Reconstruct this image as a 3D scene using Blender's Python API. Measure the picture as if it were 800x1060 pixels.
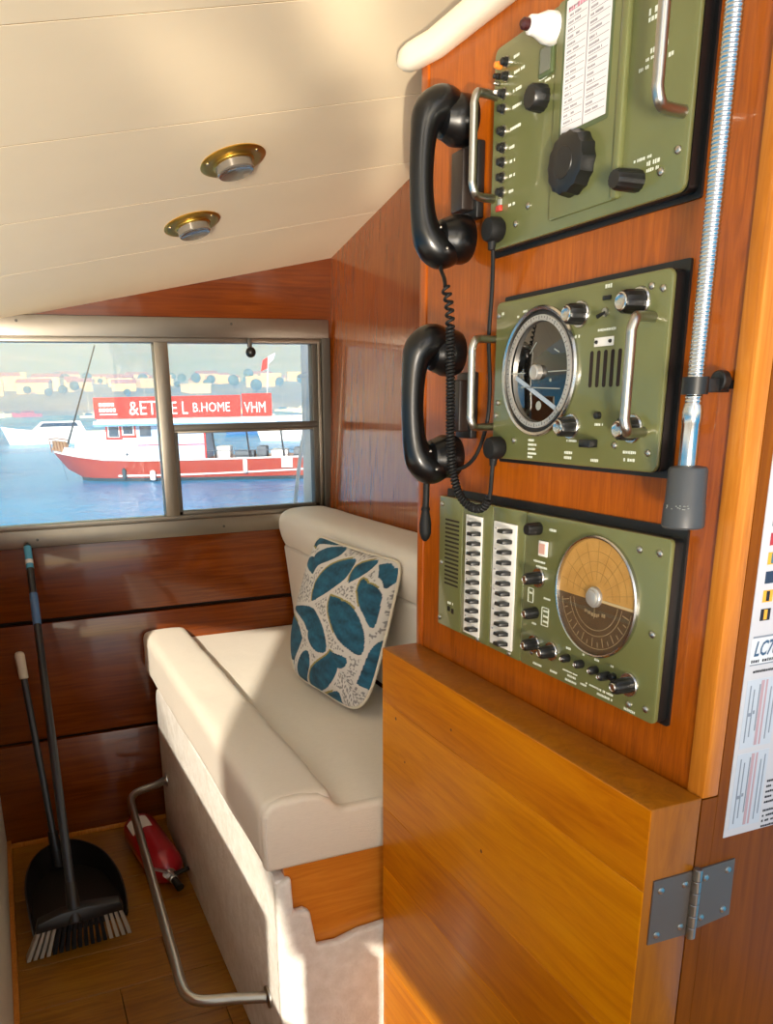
import bpy, bmesh, math, random
from mathutils import Vector, Matrix, noise

random.seed(11)
SC = bpy.context.scene
for _o in list(bpy.data.objects):
    bpy.data.objects.remove(_o)

# ------------------------------------------------------------------ camera
EYE = 1.3514
CAM_ROWS = ((0.926498, -0.375825, -0.018910), (-0.125091, -0.260204, -0.957416), (0.354901, 0.889409, -0.288091))
cam_data = bpy.data.cameras.new('camera')
cam = bpy.data.objects.new('camera', cam_data)
SC.collection.objects.link(cam)
_r, _d, _f = (Vector(v) for v in CAM_ROWS)
cam.matrix_world = Matrix(((_r.x, -_d.x, -_f.x, 0.0), (_r.y, -_d.y, -_f.y, 0.0),
                           (_r.z, -_d.z, -_f.z, EYE), (0, 0, 0, 1)))
cam_data.sensor_fit = 'AUTO'
cam_data.sensor_width = 36.0
cam_data.lens = 28.864
cam_data.shift_x = 0.04862
cam_data.shift_y = 0.13404
cam_data.clip_start = 0.02
cam_data.clip_end = 9000
SC.camera = cam

# ------------------------------------------------------------------ colour management, sky and sun
SC.view_settings.view_transform = 'Standard'
SC.view_settings.look = 'None'
SC.view_settings.gamma = 1.0
SC.view_settings.use_curve_mapping = False
SC.view_settings.exposure = 0.0
SUN_DIR = Vector((0.43, 0.90, -0.39)).normalized()          # the way the light travels
world = bpy.data.worlds.new('world')
SC.world = world
world.use_nodes = True
_n = world.node_tree
_n.nodes.clear()
_out = _n.nodes.new('ShaderNodeOutputWorld')
_bg = _n.nodes.new('ShaderNodeBackground')
_sky = _n.nodes.new('ShaderNodeTexSky')
_sky.sky_type = 'NISHITA'
_sky.sun_disc = False
_sky.sun_elevation = math.radians(24)
_sky.sun_rotation = math.radians(206)
_sky.air_density = 1.0
_sky.dust_density = 1.5
_sky.ozone_density = 1.0
_bg.inputs['Strength'].default_value = 0.25
_n.links.new(_sky.outputs[0], _bg.inputs[0])
_n.links.new(_bg.outputs[0], _out.inputs[0])
_sl = bpy.data.lights.new('sun', 'SUN')
_sl.energy = 8.0
_sl.angle = math.radians(0.6)
_sl.color = (1.0, 0.92, 0.78)
sun = bpy.data.objects.new('sun', _sl)
SC.collection.objects.link(sun)
sun.rotation_euler = SUN_DIR.to_track_quat('-Z', 'Y').to_euler()
sun.location = (-6, -12, 8)
# the sun's glitter on the rippled water off the quarter, which throws light up under the roof
_gl = bpy.data.lights.new('water_glitter', 'AREA')
_gl.shape = 'ELLIPSE'
_gl.size = 1.9
_gl.size_y = 4.6
_gl.energy = 4700
_gl.color = (1.0, 0.87, 0.72)
glitter = bpy.data.objects.new('water_glitter', _gl)
SC.collection.objects.link(glitter)
glitter.location = (-4.95, -9.8, -2.40)
glitter.rotation_euler = Vector((0.43, 0.90, 0.39)).to_track_quat('-Z', 'Y').to_euler()
# wave-focused part of the same glitter: wavering streaks of light under the roof
_cl = bpy.data.lights.new('water_caustics', 'SPOT')
_cl.energy = 14000
_cl.spot_size = math.radians(3.8)
_cl.spot_blend = 0.9
_cl.shadow_soft_size = 0.05
_cl.color = (1.0, 0.86, 0.66)
_cl.use_nodes = True
_t = _cl.node_tree
_em = _t.nodes['Emission']
_tc = _t.nodes.new('ShaderNodeTexCoord')
_mp = _t.nodes.new('ShaderNodeMapping')
_mp.inputs['Scale'].default_value = (40, 40, 1100)
_nz = _t.nodes.new('ShaderNodeTexNoise')
_nz.inputs['Scale'].default_value = 1.0
_nz.inputs['Detail'].default_value = 1.5
_nz.inputs['Distortion'].default_value = 1.2
_rp = _t.nodes.new('ShaderNodeValToRGB')
_rp.color_ramp.elements[0].position = 0.47
_rp.color_ramp.elements[0].color = (0, 0, 0, 1)
_rp.color_ramp.elements[1].position = 0.70
_t.links.new(_tc.outputs['Normal'], _mp.inputs[0])
_t.links.new(_mp.outputs[0], _nz.inputs['Vector'])
_t.links.new(_nz.outputs['Fac'], _rp.inputs[0])
_t.links.new(_rp.outputs[0], _em.inputs['Strength'])
caustics = bpy.data.objects.new('water_caustics', _cl)
SC.collection.objects.link(caustics)
caustics.location = (-4.3, -9.0, -2.35)
caustics.rotation_euler = (Vector((0.585, 1.43, 1.94)) - caustics.location).to_track_quat('-Z', 'Y').to_euler()
SC.cycles.max_bounces = 10
SC.cycles.diffuse_bounces = 6
SC.cycles.glossy_bounces = 5
SC.cycles.transmission_bounces = 6
SC.cycles.transparent_max_bounces = 8
SC.cycles.sample_clamp_indirect = 8.0


# ------------------------------------------------------------------ materials
def lin(h):
    h = h.lstrip('#')
    out = []
    for i in (0, 2, 4):
        c = int(h[i:i + 2], 16) / 255
        out.append(c / 12.92 if c <= 0.04045 else ((c + 0.055) / 1.055) ** 2.4)
    return (*out, 1.0)


class Nodes:
    def __init__(s, name):
        s.mat = bpy.data.materials.new(name)
        s.mat.use_nodes = True
        s.t = s.mat.node_tree
        s.b = s.t.nodes['Principled BSDF']
        s.o = s.t.nodes['Material Output']

    def n(s, kind, **kw):
        nd = s.t.nodes.new(kind)
        for k, v in kw.items():
            setattr(nd, k, v)
        return nd

    def l(s, a, b):
        s.t.links.new(a, b)

    def coords(s, scale):
        tc = s.n('ShaderNodeTexCoord')
        mp = s.n('ShaderNodeMapping')
        mp.inputs['Scale'].default_value = scale
        s.l(tc.outputs['Object'], mp.inputs['Vector'])
        return mp.outputs[0]

    def noise(s, vec, scale, detail=4, rough=0.55, dist=0.0):
        nz = s.n('ShaderNodeTexNoise')
        nz.inputs['Scale'].default_value = scale
        nz.inputs['Detail'].default_value = detail
        nz.inputs['Roughness'].default_value = rough
        nz.inputs['Distortion'].default_value = dist
        s.l(vec, nz.inputs['Vector'])
        return nz.outputs['Fac']

    def ramp(s, fac, stops):
        r = s.n('ShaderNodeValToRGB')
        cr = r.color_ramp
        while len(cr.elements) < len(stops):
            cr.elements.new(0.5)
        for e, (p, c) in zip(cr.elements, stops):
            e.position = p
            e.color = c if len(c) == 4 else (*c, 1)
        s.l(fac, r.inputs[0])
        return r.outputs[0]

    def bump(s, h, strength, dist):
        b = s.n('ShaderNodeBump')
        b.inputs['Strength'].default_value = strength
        b.inputs['Distance'].default_value = dist
        s.l(h, b.inputs['Height'])
        s.l(b.outputs[0], s.b.inputs['Normal'])

    def set(s, **kw):
        for k, v in kw.items():
            s.b.inputs[k.replace('_', ' ')].default_value = v


def plain(name, col, rough=0.5, metal=0.0, coat=0.0, spec=0.5, var=0.0, vscale=30):
    m = Nodes(name)
    c = lin(col)
    m.set(Base_Color=c, Roughness=rough, Metallic=metal, Coat_Weight=coat)
    m.b.inputs['Specular IOR Level'].default_value = spec
    if var:
        f = m.noise(m.coords((1, 1, 1)), vscale, 3)
        lo = tuple(x * (1 - var) for x in c[:3])
        hi = tuple(min(1, x * (1 + var)) for x in c[:3])
        m.l(m.ramp(f, [(0.3, lo), (0.7, hi)]), m.b.inputs['Base Color'])
    return m.mat


def wood(name, dark, mid, light, stretch, scale=9, rough=0.28, coat=0.6, coat_rough=0.08, bump=0.05):
    m = Nodes(name)
    v = m.coords(stretch)
    f1 = m.noise(v, scale, 6, 0.62, 1.2)
    v2 = m.coords((1, 1, 1))
    f2 = m.noise(v2, 2.6, 2)
    mx = m.n('ShaderNodeMath', operation='MULTIPLY_ADD')
    m.l(f2, mx.inputs[0])
    mx.inputs[1].default_value = 0.5
    m.l(f1, mx.inputs[2])
    sb = m.n('ShaderNodeMath', operation='SUBTRACT')
    m.l(mx.outputs[0], sb.inputs[0])
    sb.inputs[1].default_value = 0.25
    m.l(m.ramp(sb.outputs[0], [(0.28, lin(dark)), (0.5, lin(mid)), (0.74, lin(light))]), m.b.inputs['Base Color'])
    m.set(Roughness=rough, Coat_Weight=coat, Coat_Roughness=coat_rough)
    m.b.inputs['Specular IOR Level'].default_value = 0.35
    m.bump(f1, bump, 0.002)
    return m.mat


M_PANEL = wood('varnished mahogany', '#803a02', '#9a4a04', '#ae5808', (1, 14, 1.2), 8, 0.3, 0.35)
M_PANEL_UP = wood('varnished mahogany upright grain', '#8c400a', '#a24e10', '#b25c18', (14, 14, 1), 6, 0.3, 0.35)
M_TRIM = wood('light varnished trim wood', '#aa6218', '#bc7224', '#cc8636', (20, 20, 1), 5, 0.35, 0.25)
M_CUP = wood('golden varnished pine', '#ba6a00', '#cc7c00', '#d88a04', (12, 1, 12), 4, 0.36, 0.2, 0.1)
M_CUP2 = wood('golden varnished pine darker', '#aa5c00', '#be6e00', '#cc7e02', (12, 1, 12), 4, 0.36, 0.2, 0.1)
M_CUPEDGE = wood('brown varnished edge board', '#834a08', '#94560a', '#a4620e', (12, 12, 1.5), 4, 0.35, 0.25)
M_SIDE = wood('dark brown varnished board', '#6a3602', '#783f03', '#844a06', (14, 14, 0.8), 5, 0.45, 0.08)
M_FRONT = wood('red brown varnished board', '#542202', '#662c03', '#783805', (0.8, 10, 16), 4, 0.25, 0.5, 0.06)
M_RECESS = wood('orange brown veneer', '#78360a', '#8a420c', '#9c5010', (14, 14, 0.7), 6, 0.2, 0.9, 0.04)
M_FLOOR = wood('honey parquet', '#744406', '#88560c', '#986616', (1.2, 14, 14), 5, 0.35, 0.3, 0.2)
M_FLOORB = plain('floor underlay', '#3a2410', 0.7)
M_RISER = wood('orange plywood riser', '#b8661a', '#c87824', '#d68a32', (1.0, 10, 12), 4)
for _m, _s in ((M_SIDE, 0.12), (M_CUP, 0.2), (M_CUP2, 0.2), (M_CUPEDGE, 0.2), (M_TRIM, 0.2)):
    _m.node_tree.nodes['Principled BSDF'].inputs['Specular IOR Level'].default_value = _s
    _m.node_tree.nodes['Principled BSDF'].inputs['Coat Weight'].default_value *= 0.6
M_GROOVE = plain('dark groove', '#1c0c04', 0.8)
M_GREEN = plain('olive green enamel', '#676a3f', 0.32, 0.0, 0.35, 0.5, 0.05, 14)
M_GREEN_D = plain('dark olive enamel', '#4c5838', 0.35)
M_BLACK = plain('black plastic', '#141414', 0.38, 0, 0, 0.5)
M_BAKELITE = plain('black bakelite', '#070708', 0.32, 0, 0.2, 0.35)
M_RUBBER = plain('black rubber', '#121212', 0.6, 0, 0, 0.3)
M_CHROME = plain('brushed chrome', '#c8c6c2', 0.22, 1.0)
M_STEEL = plain('stainless steel', '#b4b0a8', 0.3, 1.0)
M_ALU = plain('brushed aluminium', '#989084', 0.38, 1.0, 0, 0.5, 0.06, 8)
M_DARKALU = plain('dark window rail', '#5a5650', 0.45, 0.6)
M_WHITE = plain('white plastic', '#e6e2da', 0.4)
M_PRINT = plain('white printed lettering', '#d8dccc', 0.6)
M_PAPER = plain('white chart paper', '#d8d4d4', 0.7)
M_INK = plain('grey printing ink', '#8e888c', 0.8)
M_PINK = plain('pink printing ink', '#d0889a', 0.8)
M_ORANGE = plain('orange lamp cap', '#d8762a', 0.3)
M_RED = plain('red lamp cap', '#b03a30', 0.35)
M_GREYP = plain('grey plastic', '#8c9088', 0.5)
M_GLASSBLK = plain('dark dial glass', '#10100f', 0.05, 0, 1.0)
M_JOINT = plain('tan ceiling joint filler', '#a88c64', 0.8)
M_CREAM = plain('cream ceiling panel', '#ead9bb', 0.5, 0, 0, 0.4, 0.02, 5)
M_VINYL = plain('cream padded vinyl', '#efe4cc', 0.38, 0, 0.1, 0.5)
M_BRASS = plain('aged brass', '#cdaa52', 0.36, 1.0)
M_GREYW = plain('grey painted wall', '#b8ad98', 0.6)
M_WPAINT = plain('white wall paint', '#ece6da', 0.6)
M_LAMPHEAD = plain('dark grey lamp head', '#3c3e40', 0.45)
M_HINGE = plain('dark nickel hinge', '#6c625a', 0.5, 0.5)
M_EXT_RED = plain('red enamel cylinder', '#a01420', 0.3, 0, 0.4)
M_DUST = plain('black dustpan plastic', '#17120e', 0.4)
M_POLE = plain('dark painted pole', '#23262a', 0.35)
M_BLUEP = plain('light blue sleeve', '#4f9fc0', 0.4)
M_BLUEB = plain('blue painted pole', '#4a6f9a', 0.35)
M_BRISTLE = plain('pale bristles', '#a89c88', 0.9)
M_BRISTLE_D = plain('black bristles', '#0e0c0a', 0.9)


def make_fabric(name, col):
    m = Nodes(name)
    v = m.coords((30, 260, 260))
    f = m.noise(v, 3, 3)
    f2 = m.noise(m.coords((1, 1, 1)), 5, 3)
    c = lin(col)
    m.l(m.ramp(f, [(0.3, tuple(x * 0.93 for x in c[:3])), (0.7, c)]), m.b.inputs['Base Color'])
    m.set(Roughness=0.62, Sheen_Weight=0.08)
    ad = m.n('ShaderNodeMath', operation='MULTIPLY_ADD')
    m.l(f2, ad.inputs[0])
    ad.inputs[1].default_value = 6.0
    m.l(f, ad.inputs[2])
    m.bump(ad.outputs[0], 0.35, 0.0022)
    return m.mat


M_SEAT = make_fabric('cream upholstery', '#ddd2c0')
M_SEATB = make_fabric('pale upholstery', '#e0d8cc')


def make_plaster():
    m = Nodes('white painted fibreglass')
    f = m.noise(m.coords((1, 1, 1)), 34, 5, 0.6)
    f2 = m.noise(m.coords((1, 1, 1)), 160, 3, 0.6)
    m.l(m.ramp(f, [(0.35, lin('#d9d2c6')), (0.65, lin('#e8e3da'))]), m.b.inputs['Base Color'])
    m.set(Roughness=0.6)
    ad = m.n('ShaderNodeMath', operation='MULTIPLY_ADD')
    m.l(f, ad.inputs[0])
    ad.inputs[1].default_value = 2.0
    m.l(f2, ad.inputs[2])
    m.bump(ad.outputs[0], 0.5, 0.004)
    return m.mat


M_PLASTER = make_plaster()


def make_vcol(name, rough):
    m = Nodes(name)
    a = m.n('ShaderNodeAttribute', attribute_name='print')
    m.l(a.outputs['Color'], m.b.inputs['Base Color'])
    m.set(Roughness=rough)
    f = m.noise(m.coords((1, 1, 1)), 420, 2)
    m.bump(f, 0.3, 0.001)
    return m.mat


M_PILLOW = make_vcol('printed pillow cotton', 0.8)


def make_glass(name, tint, dirt):
    m = Nodes(name)
    tr = m.n('ShaderNodeBsdfTransparent')
    tr.inputs[0].default_value = lin(tint)
    gl = m.n('ShaderNodeBsdfGlossy')
    gl.inputs['Roughness'].default_value = 0.02
    df = m.n('ShaderNodeBsdfTranslucent')
    df.inputs[0].default_value = lin('#f2f4f6')
    dd = m.n('ShaderNodeBsdfDiffuse')
    dd.inputs[0].default_value = lin('#f2f4f6')
    ms = m.n('ShaderNodeMixShader')
    ms.inputs[0].default_value = 0.5
    m.l(df.outputs[0], ms.inputs[1])
    m.l(dd.outputs[0], ms.inputs[2])
    m0 = m.n('ShaderNodeMixShader')
    m0.inputs[0].default_value = dirt
    m.l(tr.outputs[0], m0.inputs[1])
    m.l(ms.outputs[0], m0.inputs[2])
    lw = m.n('ShaderNodeLayerWeight')
    pw = m.n('ShaderNodeMath', operation='POWER')
    m.l(lw.outputs['Facing'], pw.inputs[0])
    pw.inputs[1].default_value = 4.0
    fr = m.n('ShaderNodeMath', operation='MULTIPLY_ADD')
    m.l(pw.outputs[0], fr.inputs[0])
    fr.inputs[1].default_value = 0.9
    fr.inputs[2].default_value = 0.04
    m1 = m.n('ShaderNodeMixShader')
    m.l(fr.outputs[0], m1.inputs[0])
    m.l(m0.outputs[0], m1.inputs[1])
    m.l(gl.outputs[0], m1.inputs[2])
    m.l(m1.outputs[0], m.o.inputs['Surface'])
    return m.mat


M_WINGLASS = make_glass('salt hazed window glass', '#f0f5f8', 0.055)
M_DIALGLASS = make_glass('dial glass', '#ffffff', 0.0)
M_LENS = plain('lamp lens glass', '#8c8478', 0.1, 0.5, 0.6)


def make_dial_reflection():  # golden reflection put into the dial's base colour
    m = Nodes('painted amber reflection')
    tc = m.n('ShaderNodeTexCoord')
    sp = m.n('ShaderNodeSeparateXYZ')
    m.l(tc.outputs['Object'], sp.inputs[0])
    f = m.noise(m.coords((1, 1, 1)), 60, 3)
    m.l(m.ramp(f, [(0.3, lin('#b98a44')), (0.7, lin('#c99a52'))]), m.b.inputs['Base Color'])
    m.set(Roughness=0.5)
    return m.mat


M_DIALREFLECT = make_dial_reflection()
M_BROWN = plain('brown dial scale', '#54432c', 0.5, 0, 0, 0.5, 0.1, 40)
M_DIALDARK = plain('black dial face', '#181614', 0.45)
M_DIALRING = plain('silver dial scale ring', '#b9b6b0', 0.35, 0.6)


# ------------------------------------------------------------------ mesh building
class MB:
    """Collects shapes; build() links them as one mesh object."""

    def __init__(s):
        s.v, s.f, s.mi = [], [], []

    def add(s, vs, fs, mi=0):
        o = len(s.v)
        s.v += [tuple(v) for v in vs]
        s.f += [tuple(i + o for i in f) for f in fs]
        s.mi += [mi] * len(fs)
        return s

    def box(s, x0, x1, y0, y1, z0, z1, mi=0):
        vs = [(x, y, z) for z in (z0, z1) for y in (y0, y1) for x in (x0, x1)]
        return s.add(vs, [(0, 2, 3, 1), (4, 5, 7, 6), (0, 1, 5, 4), (2, 6, 7, 3), (0, 4, 6, 2), (1, 3, 7, 5)], mi)

    def prism(s, poly, vec, mi=0):
        n = len(poly)
        p = [Vector(q) for q in poly]
        vec = Vector(vec)
        nrm = Vector((0, 0, 0))
        for i in range(n):
            a, b = p[i] - p[0], p[(i + 1) % n] - p[0]
            nrm += a.cross(b)
        if nrm.dot(vec) > 0:
            p.reverse()
        vs = p + [q + vec for q in p]
        fs = [tuple(range(n)), tuple(range(2 * n - 1, n - 1, -1))]
        fs += [(i, i + n, (i + 1) % n + n, (i + 1) % n) for i in range(n)]
        return s.add(vs, fs, mi)

    def lathe(s, p0, axis, prof, n=24, mi=0, closed=False):
        axis = Vector(axis).normalized()
        u = axis.orthogonal().normalized()
        w = axis.cross(u)
        p0 = Vector(p0)
        vs, fs = [], []
        for t, r in prof:
            for k in range(n):
                a = 2 * math.pi * k / n
                vs.append(p0 + axis * t + (u * math.cos(a) + w * math.sin(a)) * r)
        m = len(prof)
        rng = m if closed else m - 1
        for i in range(rng):
            j = (i + 1) % m
            for k in range(n):
                l = (k + 1) % n
                fs.append((i * n + k, i * n + l, j * n + l, j * n + k))
        if not closed:
            fs.append(tuple(range(n - 1, -1, -1)))
            fs.append(tuple((m - 1) * n + k for k in range(n)))
        return s.add(vs, fs, mi)

    def cyl(s, p0, p1, r0, r1=None, n=20, mi=0):
        d = Vector(p1) - Vector(p0)
        return s.lathe(p0, d, [(0, r0), (d.length, r0 if r1 is None else r1)], n, mi)

    def tube(s, pts, r, n=10, mi=0, sy=1.0):
        pts = [Vector(p) for p in pts]
        rs = r if isinstance(r, (list, tuple)) else [r] * len(pts)
        t0 = (pts[1] - pts[0]).normalized()
        u = t0.orthogonal().normalized()
        vs, fs = [], []
        for i, p in enumerate(pts):
            if i == 0:
                t = t0
            elif i == len(pts) - 1:
                t = (pts[i] - pts[i - 1]).normalized()
            else:
                t = (pts[i + 1] - pts[i - 1]).normalized()
            u = (u - t * u.dot(t)).normalized()
            w = t.cross(u)
            for k in range(n):
                a = 2 * math.pi * k / n
                vs.append(p + (u * math.cos(a) + w * math.sin(a) * sy) * rs[i])
        m = len(pts)
        for i in range(m - 1):
            for k in range(n):
                l = (k + 1) % n
                fs.append((i * n + k, i * n + l, (i + 1) * n + l, (i + 1) * n + k))
        fs.append(tuple(range(n - 1, -1, -1)))
        fs.append(tuple((m - 1) * n + k for k in range(n)))
        return s.add(vs, fs, mi)

    def ball(s, c, r, n=14, m=8, sc=(1, 1, 1), mi=0):
        vs, fs = [], []
        for i in range(1, m):
            a = math.pi * i / m
            for k in range(n):
                b = 2 * math.pi * k / n
                vs.append((c[0] + r * sc[0] * math.sin(a) * math.cos(b), c[1] + r * sc[1] * math.sin(a) * math.sin(b), c[2] + r * sc[2] * math.cos(a)))
        top, bot = len(vs), len(vs) + 1
        vs += [(c[0], c[1], c[2] + r * sc[2]), (c[0], c[1], c[2] - r * sc[2])]
        for i in range(m - 2):
            for k in range(n):
                l = (k + 1) % n
                fs.append((i * n + k, (i + 1) * n + k, (i + 1) * n + l, i * n + l))
        for k in range(n):
            l = (k + 1) % n
            fs.append((top, k, l))
            fs.append((bot, (m - 2) * n + l, (m - 2) * n + k))
        return s.add(vs, fs, mi)


def smooth_path(pts, per=8):
    """Catmull-Rom through pts; extra components (a radius) are carried along."""
    P = [tuple(p) for p in pts]
    out = []
    for i in range(len(P) - 1):
        a, b, c, d = P[max(i - 1, 0)], P[i], P[i + 1], P[min(i + 2, len(P) - 1)]
        for k in range(per):
            t = k / per
            out.append(tuple(0.5 * (2 * b[j] + (c[j] - a[j]) * t + (2 * a[j] - 5 * b[j] + 4 * c[j] - d[j]) * t * t
                                    + (3 * b[j] - a[j] - 3 * c[j] + d[j]) * t ** 3) for j in range(len(b))))
    out.append(P[-1])
    return out


# The shell and the bench were taken off a sketch drawn at 1 : 1.17; the bulkhead with the radios was
# measured full size from a batten 0.196 m above the floor. SPOT turns either into metres.
FRAME = 'room'


def spot(p):
    p = Vector(p)
    if FRAME == 'room':
        return p * 1.17
    if FRAME == 'bulkhead':
        return p + Vector((0, 0, 0.1964))
    return p


ORG = {}


def _mesh(name, mb, mats, bevel, seg, angle, off, flat):
    me = bpy.data.meshes.new(name)
    me.from_pydata([spot(v) for v in mb.v], [], mb.f)
    mats = mats if isinstance(mats, (list, tuple)) else [mats]
    for m in mats:
        me.materials.append(m)
    if len(mats) > 1:
        me.polygons.foreach_set('material_index', mb.mi)
    bm = bmesh.new()
    bm.from_mesh(me)
    bmesh.ops.recalc_face_normals(bm, faces=bm.faces)
    if bevel:
        bm.edges.ensure_lookup_table()
        ed = [e for e in bm.edges if len(e.link_faces) == 2 and e.calc_face_angle(0) > math.radians(40)]
        res = bmesh.ops.bevel(bm, geom=ed, offset=bevel, segments=seg, profile=0.5, affect='EDGES', clamp_overlap=True)
        for f_ in bm.faces:
            f_.smooth = False
        for f_ in res['faces']:
            f_.smooth = True
    if off is not None:
        bmesh.ops.translate(bm, verts=bm.verts, vec=-off)
    bm.to_mesh(me)
    bm.free()
    if not flat:
        if not bevel:
            me.polygons.foreach_set('use_smooth', [True] * len(me.polygons))
        me.set_sharp_from_angle(angle=math.radians(angle))
    me.update()
    return me


def tag(o, label=None, cat=None, group=None, kind=None):
    for k, v in (('label', label), ('category', cat), ('group', group), ('kind', kind)):
        if v:
            o[k] = v
    return o


def thing(name, label, cat, loc, group=None, rotz=0.0, local=False):
    o = bpy.data.objects.new(name, None)
    o.empty_display_size = 0.05
    SC.collection.objects.link(o)
    o.location = spot(loc)
    o.rotation_euler = (0, 0, rotz)
    ORG[o.name] = Vector((0, 0, 0)) if local else spot(loc)
    return tag(o, label, cat, group)


def part(name, mb, mats, parent, label=None, kind=None, bevel=0, seg=2, angle=35, flat=False):
    off = ORG[parent.name]
    o = bpy.data.objects.new(name, _mesh(name, mb, mats, bevel, seg, angle, off, flat))
    SC.collection.objects.link(o)
    o.parent = parent
    ORG[o.name] = off
    return tag(o, label, None, None, kind)


def solo(name, mb, mats, label, cat, group=None, bevel=0, seg=2, angle=35, flat=False, kind=None):
    xs, ys, zs = zip(*(spot(v) for v in mb.v))
    off = Vector(((min(xs) + max(xs)) / 2, (min(ys) + max(ys)) / 2, min(zs)))
    o = bpy.data.objects.new(name, _mesh(name, mb, mats, bevel, seg, angle, off, flat))
    SC.collection.objects.link(o)
    o.location = off
    ORG[o.name] = off
    return tag(o, label, cat, group, kind)


def struct(name, mb, mats, label, bevel=0, seg=2, angle=35):
    o = bpy.data.objects.new(name, _mesh(name, mb, mats, bevel, seg, angle, None, False))
    SC.collection.objects.link(o)
    ORG[o.name] = Vector((0, 0, 0))
    return tag(o, label, None, None, 'structure')


# ------------------------------------------------------------------ the wheelhouse shell
PX = 0.66          # plane of the radio bulkhead
WY = 2.2           # inside plane of the window wall
LX = -0.105        # inside plane of the left wall


def ceil_z(x, y):
    return 1.7684 + 0.1984 * x - 0.1929 * y


def lean(z):       # the recess wall behind the bench leans outwards
    return 0.86 + (z - 0.87) * 0.037


# floor: a base with parquet boards laid across the boat
fl = struct('floor', MB().box(LX - 0.03, 1.35, -1.4, WY + 0.02, -0.03, -0.012), M_FLOORB, 'honey coloured parquet floor of the wheelhouse')
_boards = []
y = WY
row = 0
while y > -1.3:
    y1 = y - 0.14
    x = LX - 0.3 * ((row * 0.37) % 1.0)
    xmax = 0.36 if y1 > 1.1 else 1.3
    while x < xmax:
        x0, x1 = max(x, LX), min(x + 0.46, xmax)
        if x1 - x0 > 0.02:
            part('plank', MB().box(x0 + 0.0006, x1 - 0.0006, y1 + 0.0008, y - 0.0008, -0.012, random.uniform(-0.0006, 0.0)), M_FLOOR, fl, bevel=0.0008, seg=1)
        x += 0.46
    y = y1
    row += 1
bb = struct('baseboard_left', MB().box(LX, LX + 0.011, -1.0, WY, 0, 0.022), M_TRIM, 'thin pale wood strip along the foot of the left wall', bevel=0.002)
bb2 = struct('baseboard_front', MB().box(LX + 0.011, 0.34, WY - 0.008, WY, 0, 0.012), M_TRIM, 'thin wood strip at the foot of the window wall', bevel=0.002)

# left wall with its side window opening (sill, raked head) and the low opening further aft
wl = MB()
def yz(poly):
    wl.prism([(LX, a, b) for a, b in poly], (-0.035, 0, 0))
yz([(0.25, -0.03), (2.2, -0.03), (2.2, 0.70), (1.25, 0.70), (0.455, 0.725), (0.25, 0.725)])
yz([(1.25, 0.70), (2.2, 0.70), (2.2, 1.0), (1.25, 1.0)])
yz([(2.12, 1.0), (2.2, 1.0), (2.2, 1.34), (2.12, 1.34)])
yz([(-1.4, -0.03), (0.25, -0.03), (0.25, 0.57), (-1.4, 0.57)])
yz([(-0.19, 0.57), (0.03, 0.57), (0.03, 0.80), (-0.19, 0.80)])  # unseen block added to keep the sun off part of the bench end
wlo = struct('wall_left', wl, M_GREYW, 'grey painted left wall with open side windows')
for z0, z1 in ((0.36, 0.525), (0.53, 0.695)):
    part('board', MB().box(LX, LX + 0.004, 0.46, 2.19, z0, z1), M_CUP2, wlo, bevel=0.001)
part('board', MB().prism([(LX, a, b) for a, b in [(1.26, 0.705), (2.19, 0.705), (2.19, 0.995), (1.26, 0.995)]], (0.004, 0, 0)), M_CUP2, wlo)
# unseen sun screen added aft; its edges are cut to shape the sun patches
sun_block = struct('sun_screen', MB().prism([(-0.14, -1.42, 0.80), (-0.57, -1.42, 1.25), (-0.70, -1.42, 1.355), (-0.84, -1.42, 1.37), (-0.86, -1.42, 1.47), (-0.905, -1.42, 1.555), (-1.0, -1.42, 1.65), (-1.0, -1.42, 2.9), (-0.14, -1.42, 2.9)], (0, 0.03, 0)), M_WPAINT, 'unseen white screen added aft to block the sun')
struct('sun_shade', MB().prism([(-0.142, -0.435, 1.575), (-1.2, 0.150, 1.575), (-1.2, 2.25, 1.575), (-0.142, 2.25, 1.575)], (0, 0, 0.04)), M_WPAINT, 'unseen white slab added to block the high sun')  # unseen overhang added to cut off the higher sun rays
struct('bounce_slab', MB().box(-1.7, LX - 0.036, -1.38, 2.15, 0.26, 0.30), M_WPAINT, 'unseen white slab added to bounce sunlight upward')  # unseen white surface added to throw sunlight up at the ceiling

# window wall: boards with shadow gaps, each a part
wf = struct('wall_front', MB().prism([(LX - 0.03, WY + 0.03, -0.03), (1.0, WY + 0.03, -0.03), (1.0, WY + 0.03, 0.80), (LX - 0.03, WY + 0.03, 0.80)], (0, 0.02, 0)),
            M_GROOVE, 'red brown varnished boarded wall under and over the window')
for z0, z1 in ((0.0, 0.292), (0.302, 0.619), (0.630, 0.822)):
    part('board', MB().box(LX, lean(z0) + 0.01, WY, WY + 0.03, z0, z1), M_FRONT, wf, bevel=0.003)
part('board', MB().prism([(LX - 0.03, WY, 1.362), (lean(1.4) + 0.02, WY, 1.362), (lean(1.5) + 0.02, WY, 1.60), (LX - 0.03, WY, 1.42)], (0, 0.03, 0)), M_FRONT, wf)
part('corner_post', MB().box(lean(1.1) - 0.004, 1.0, WY + 0.002, WY + 0.05, 0.8, 1.40), M_FRONT, wf)

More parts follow.
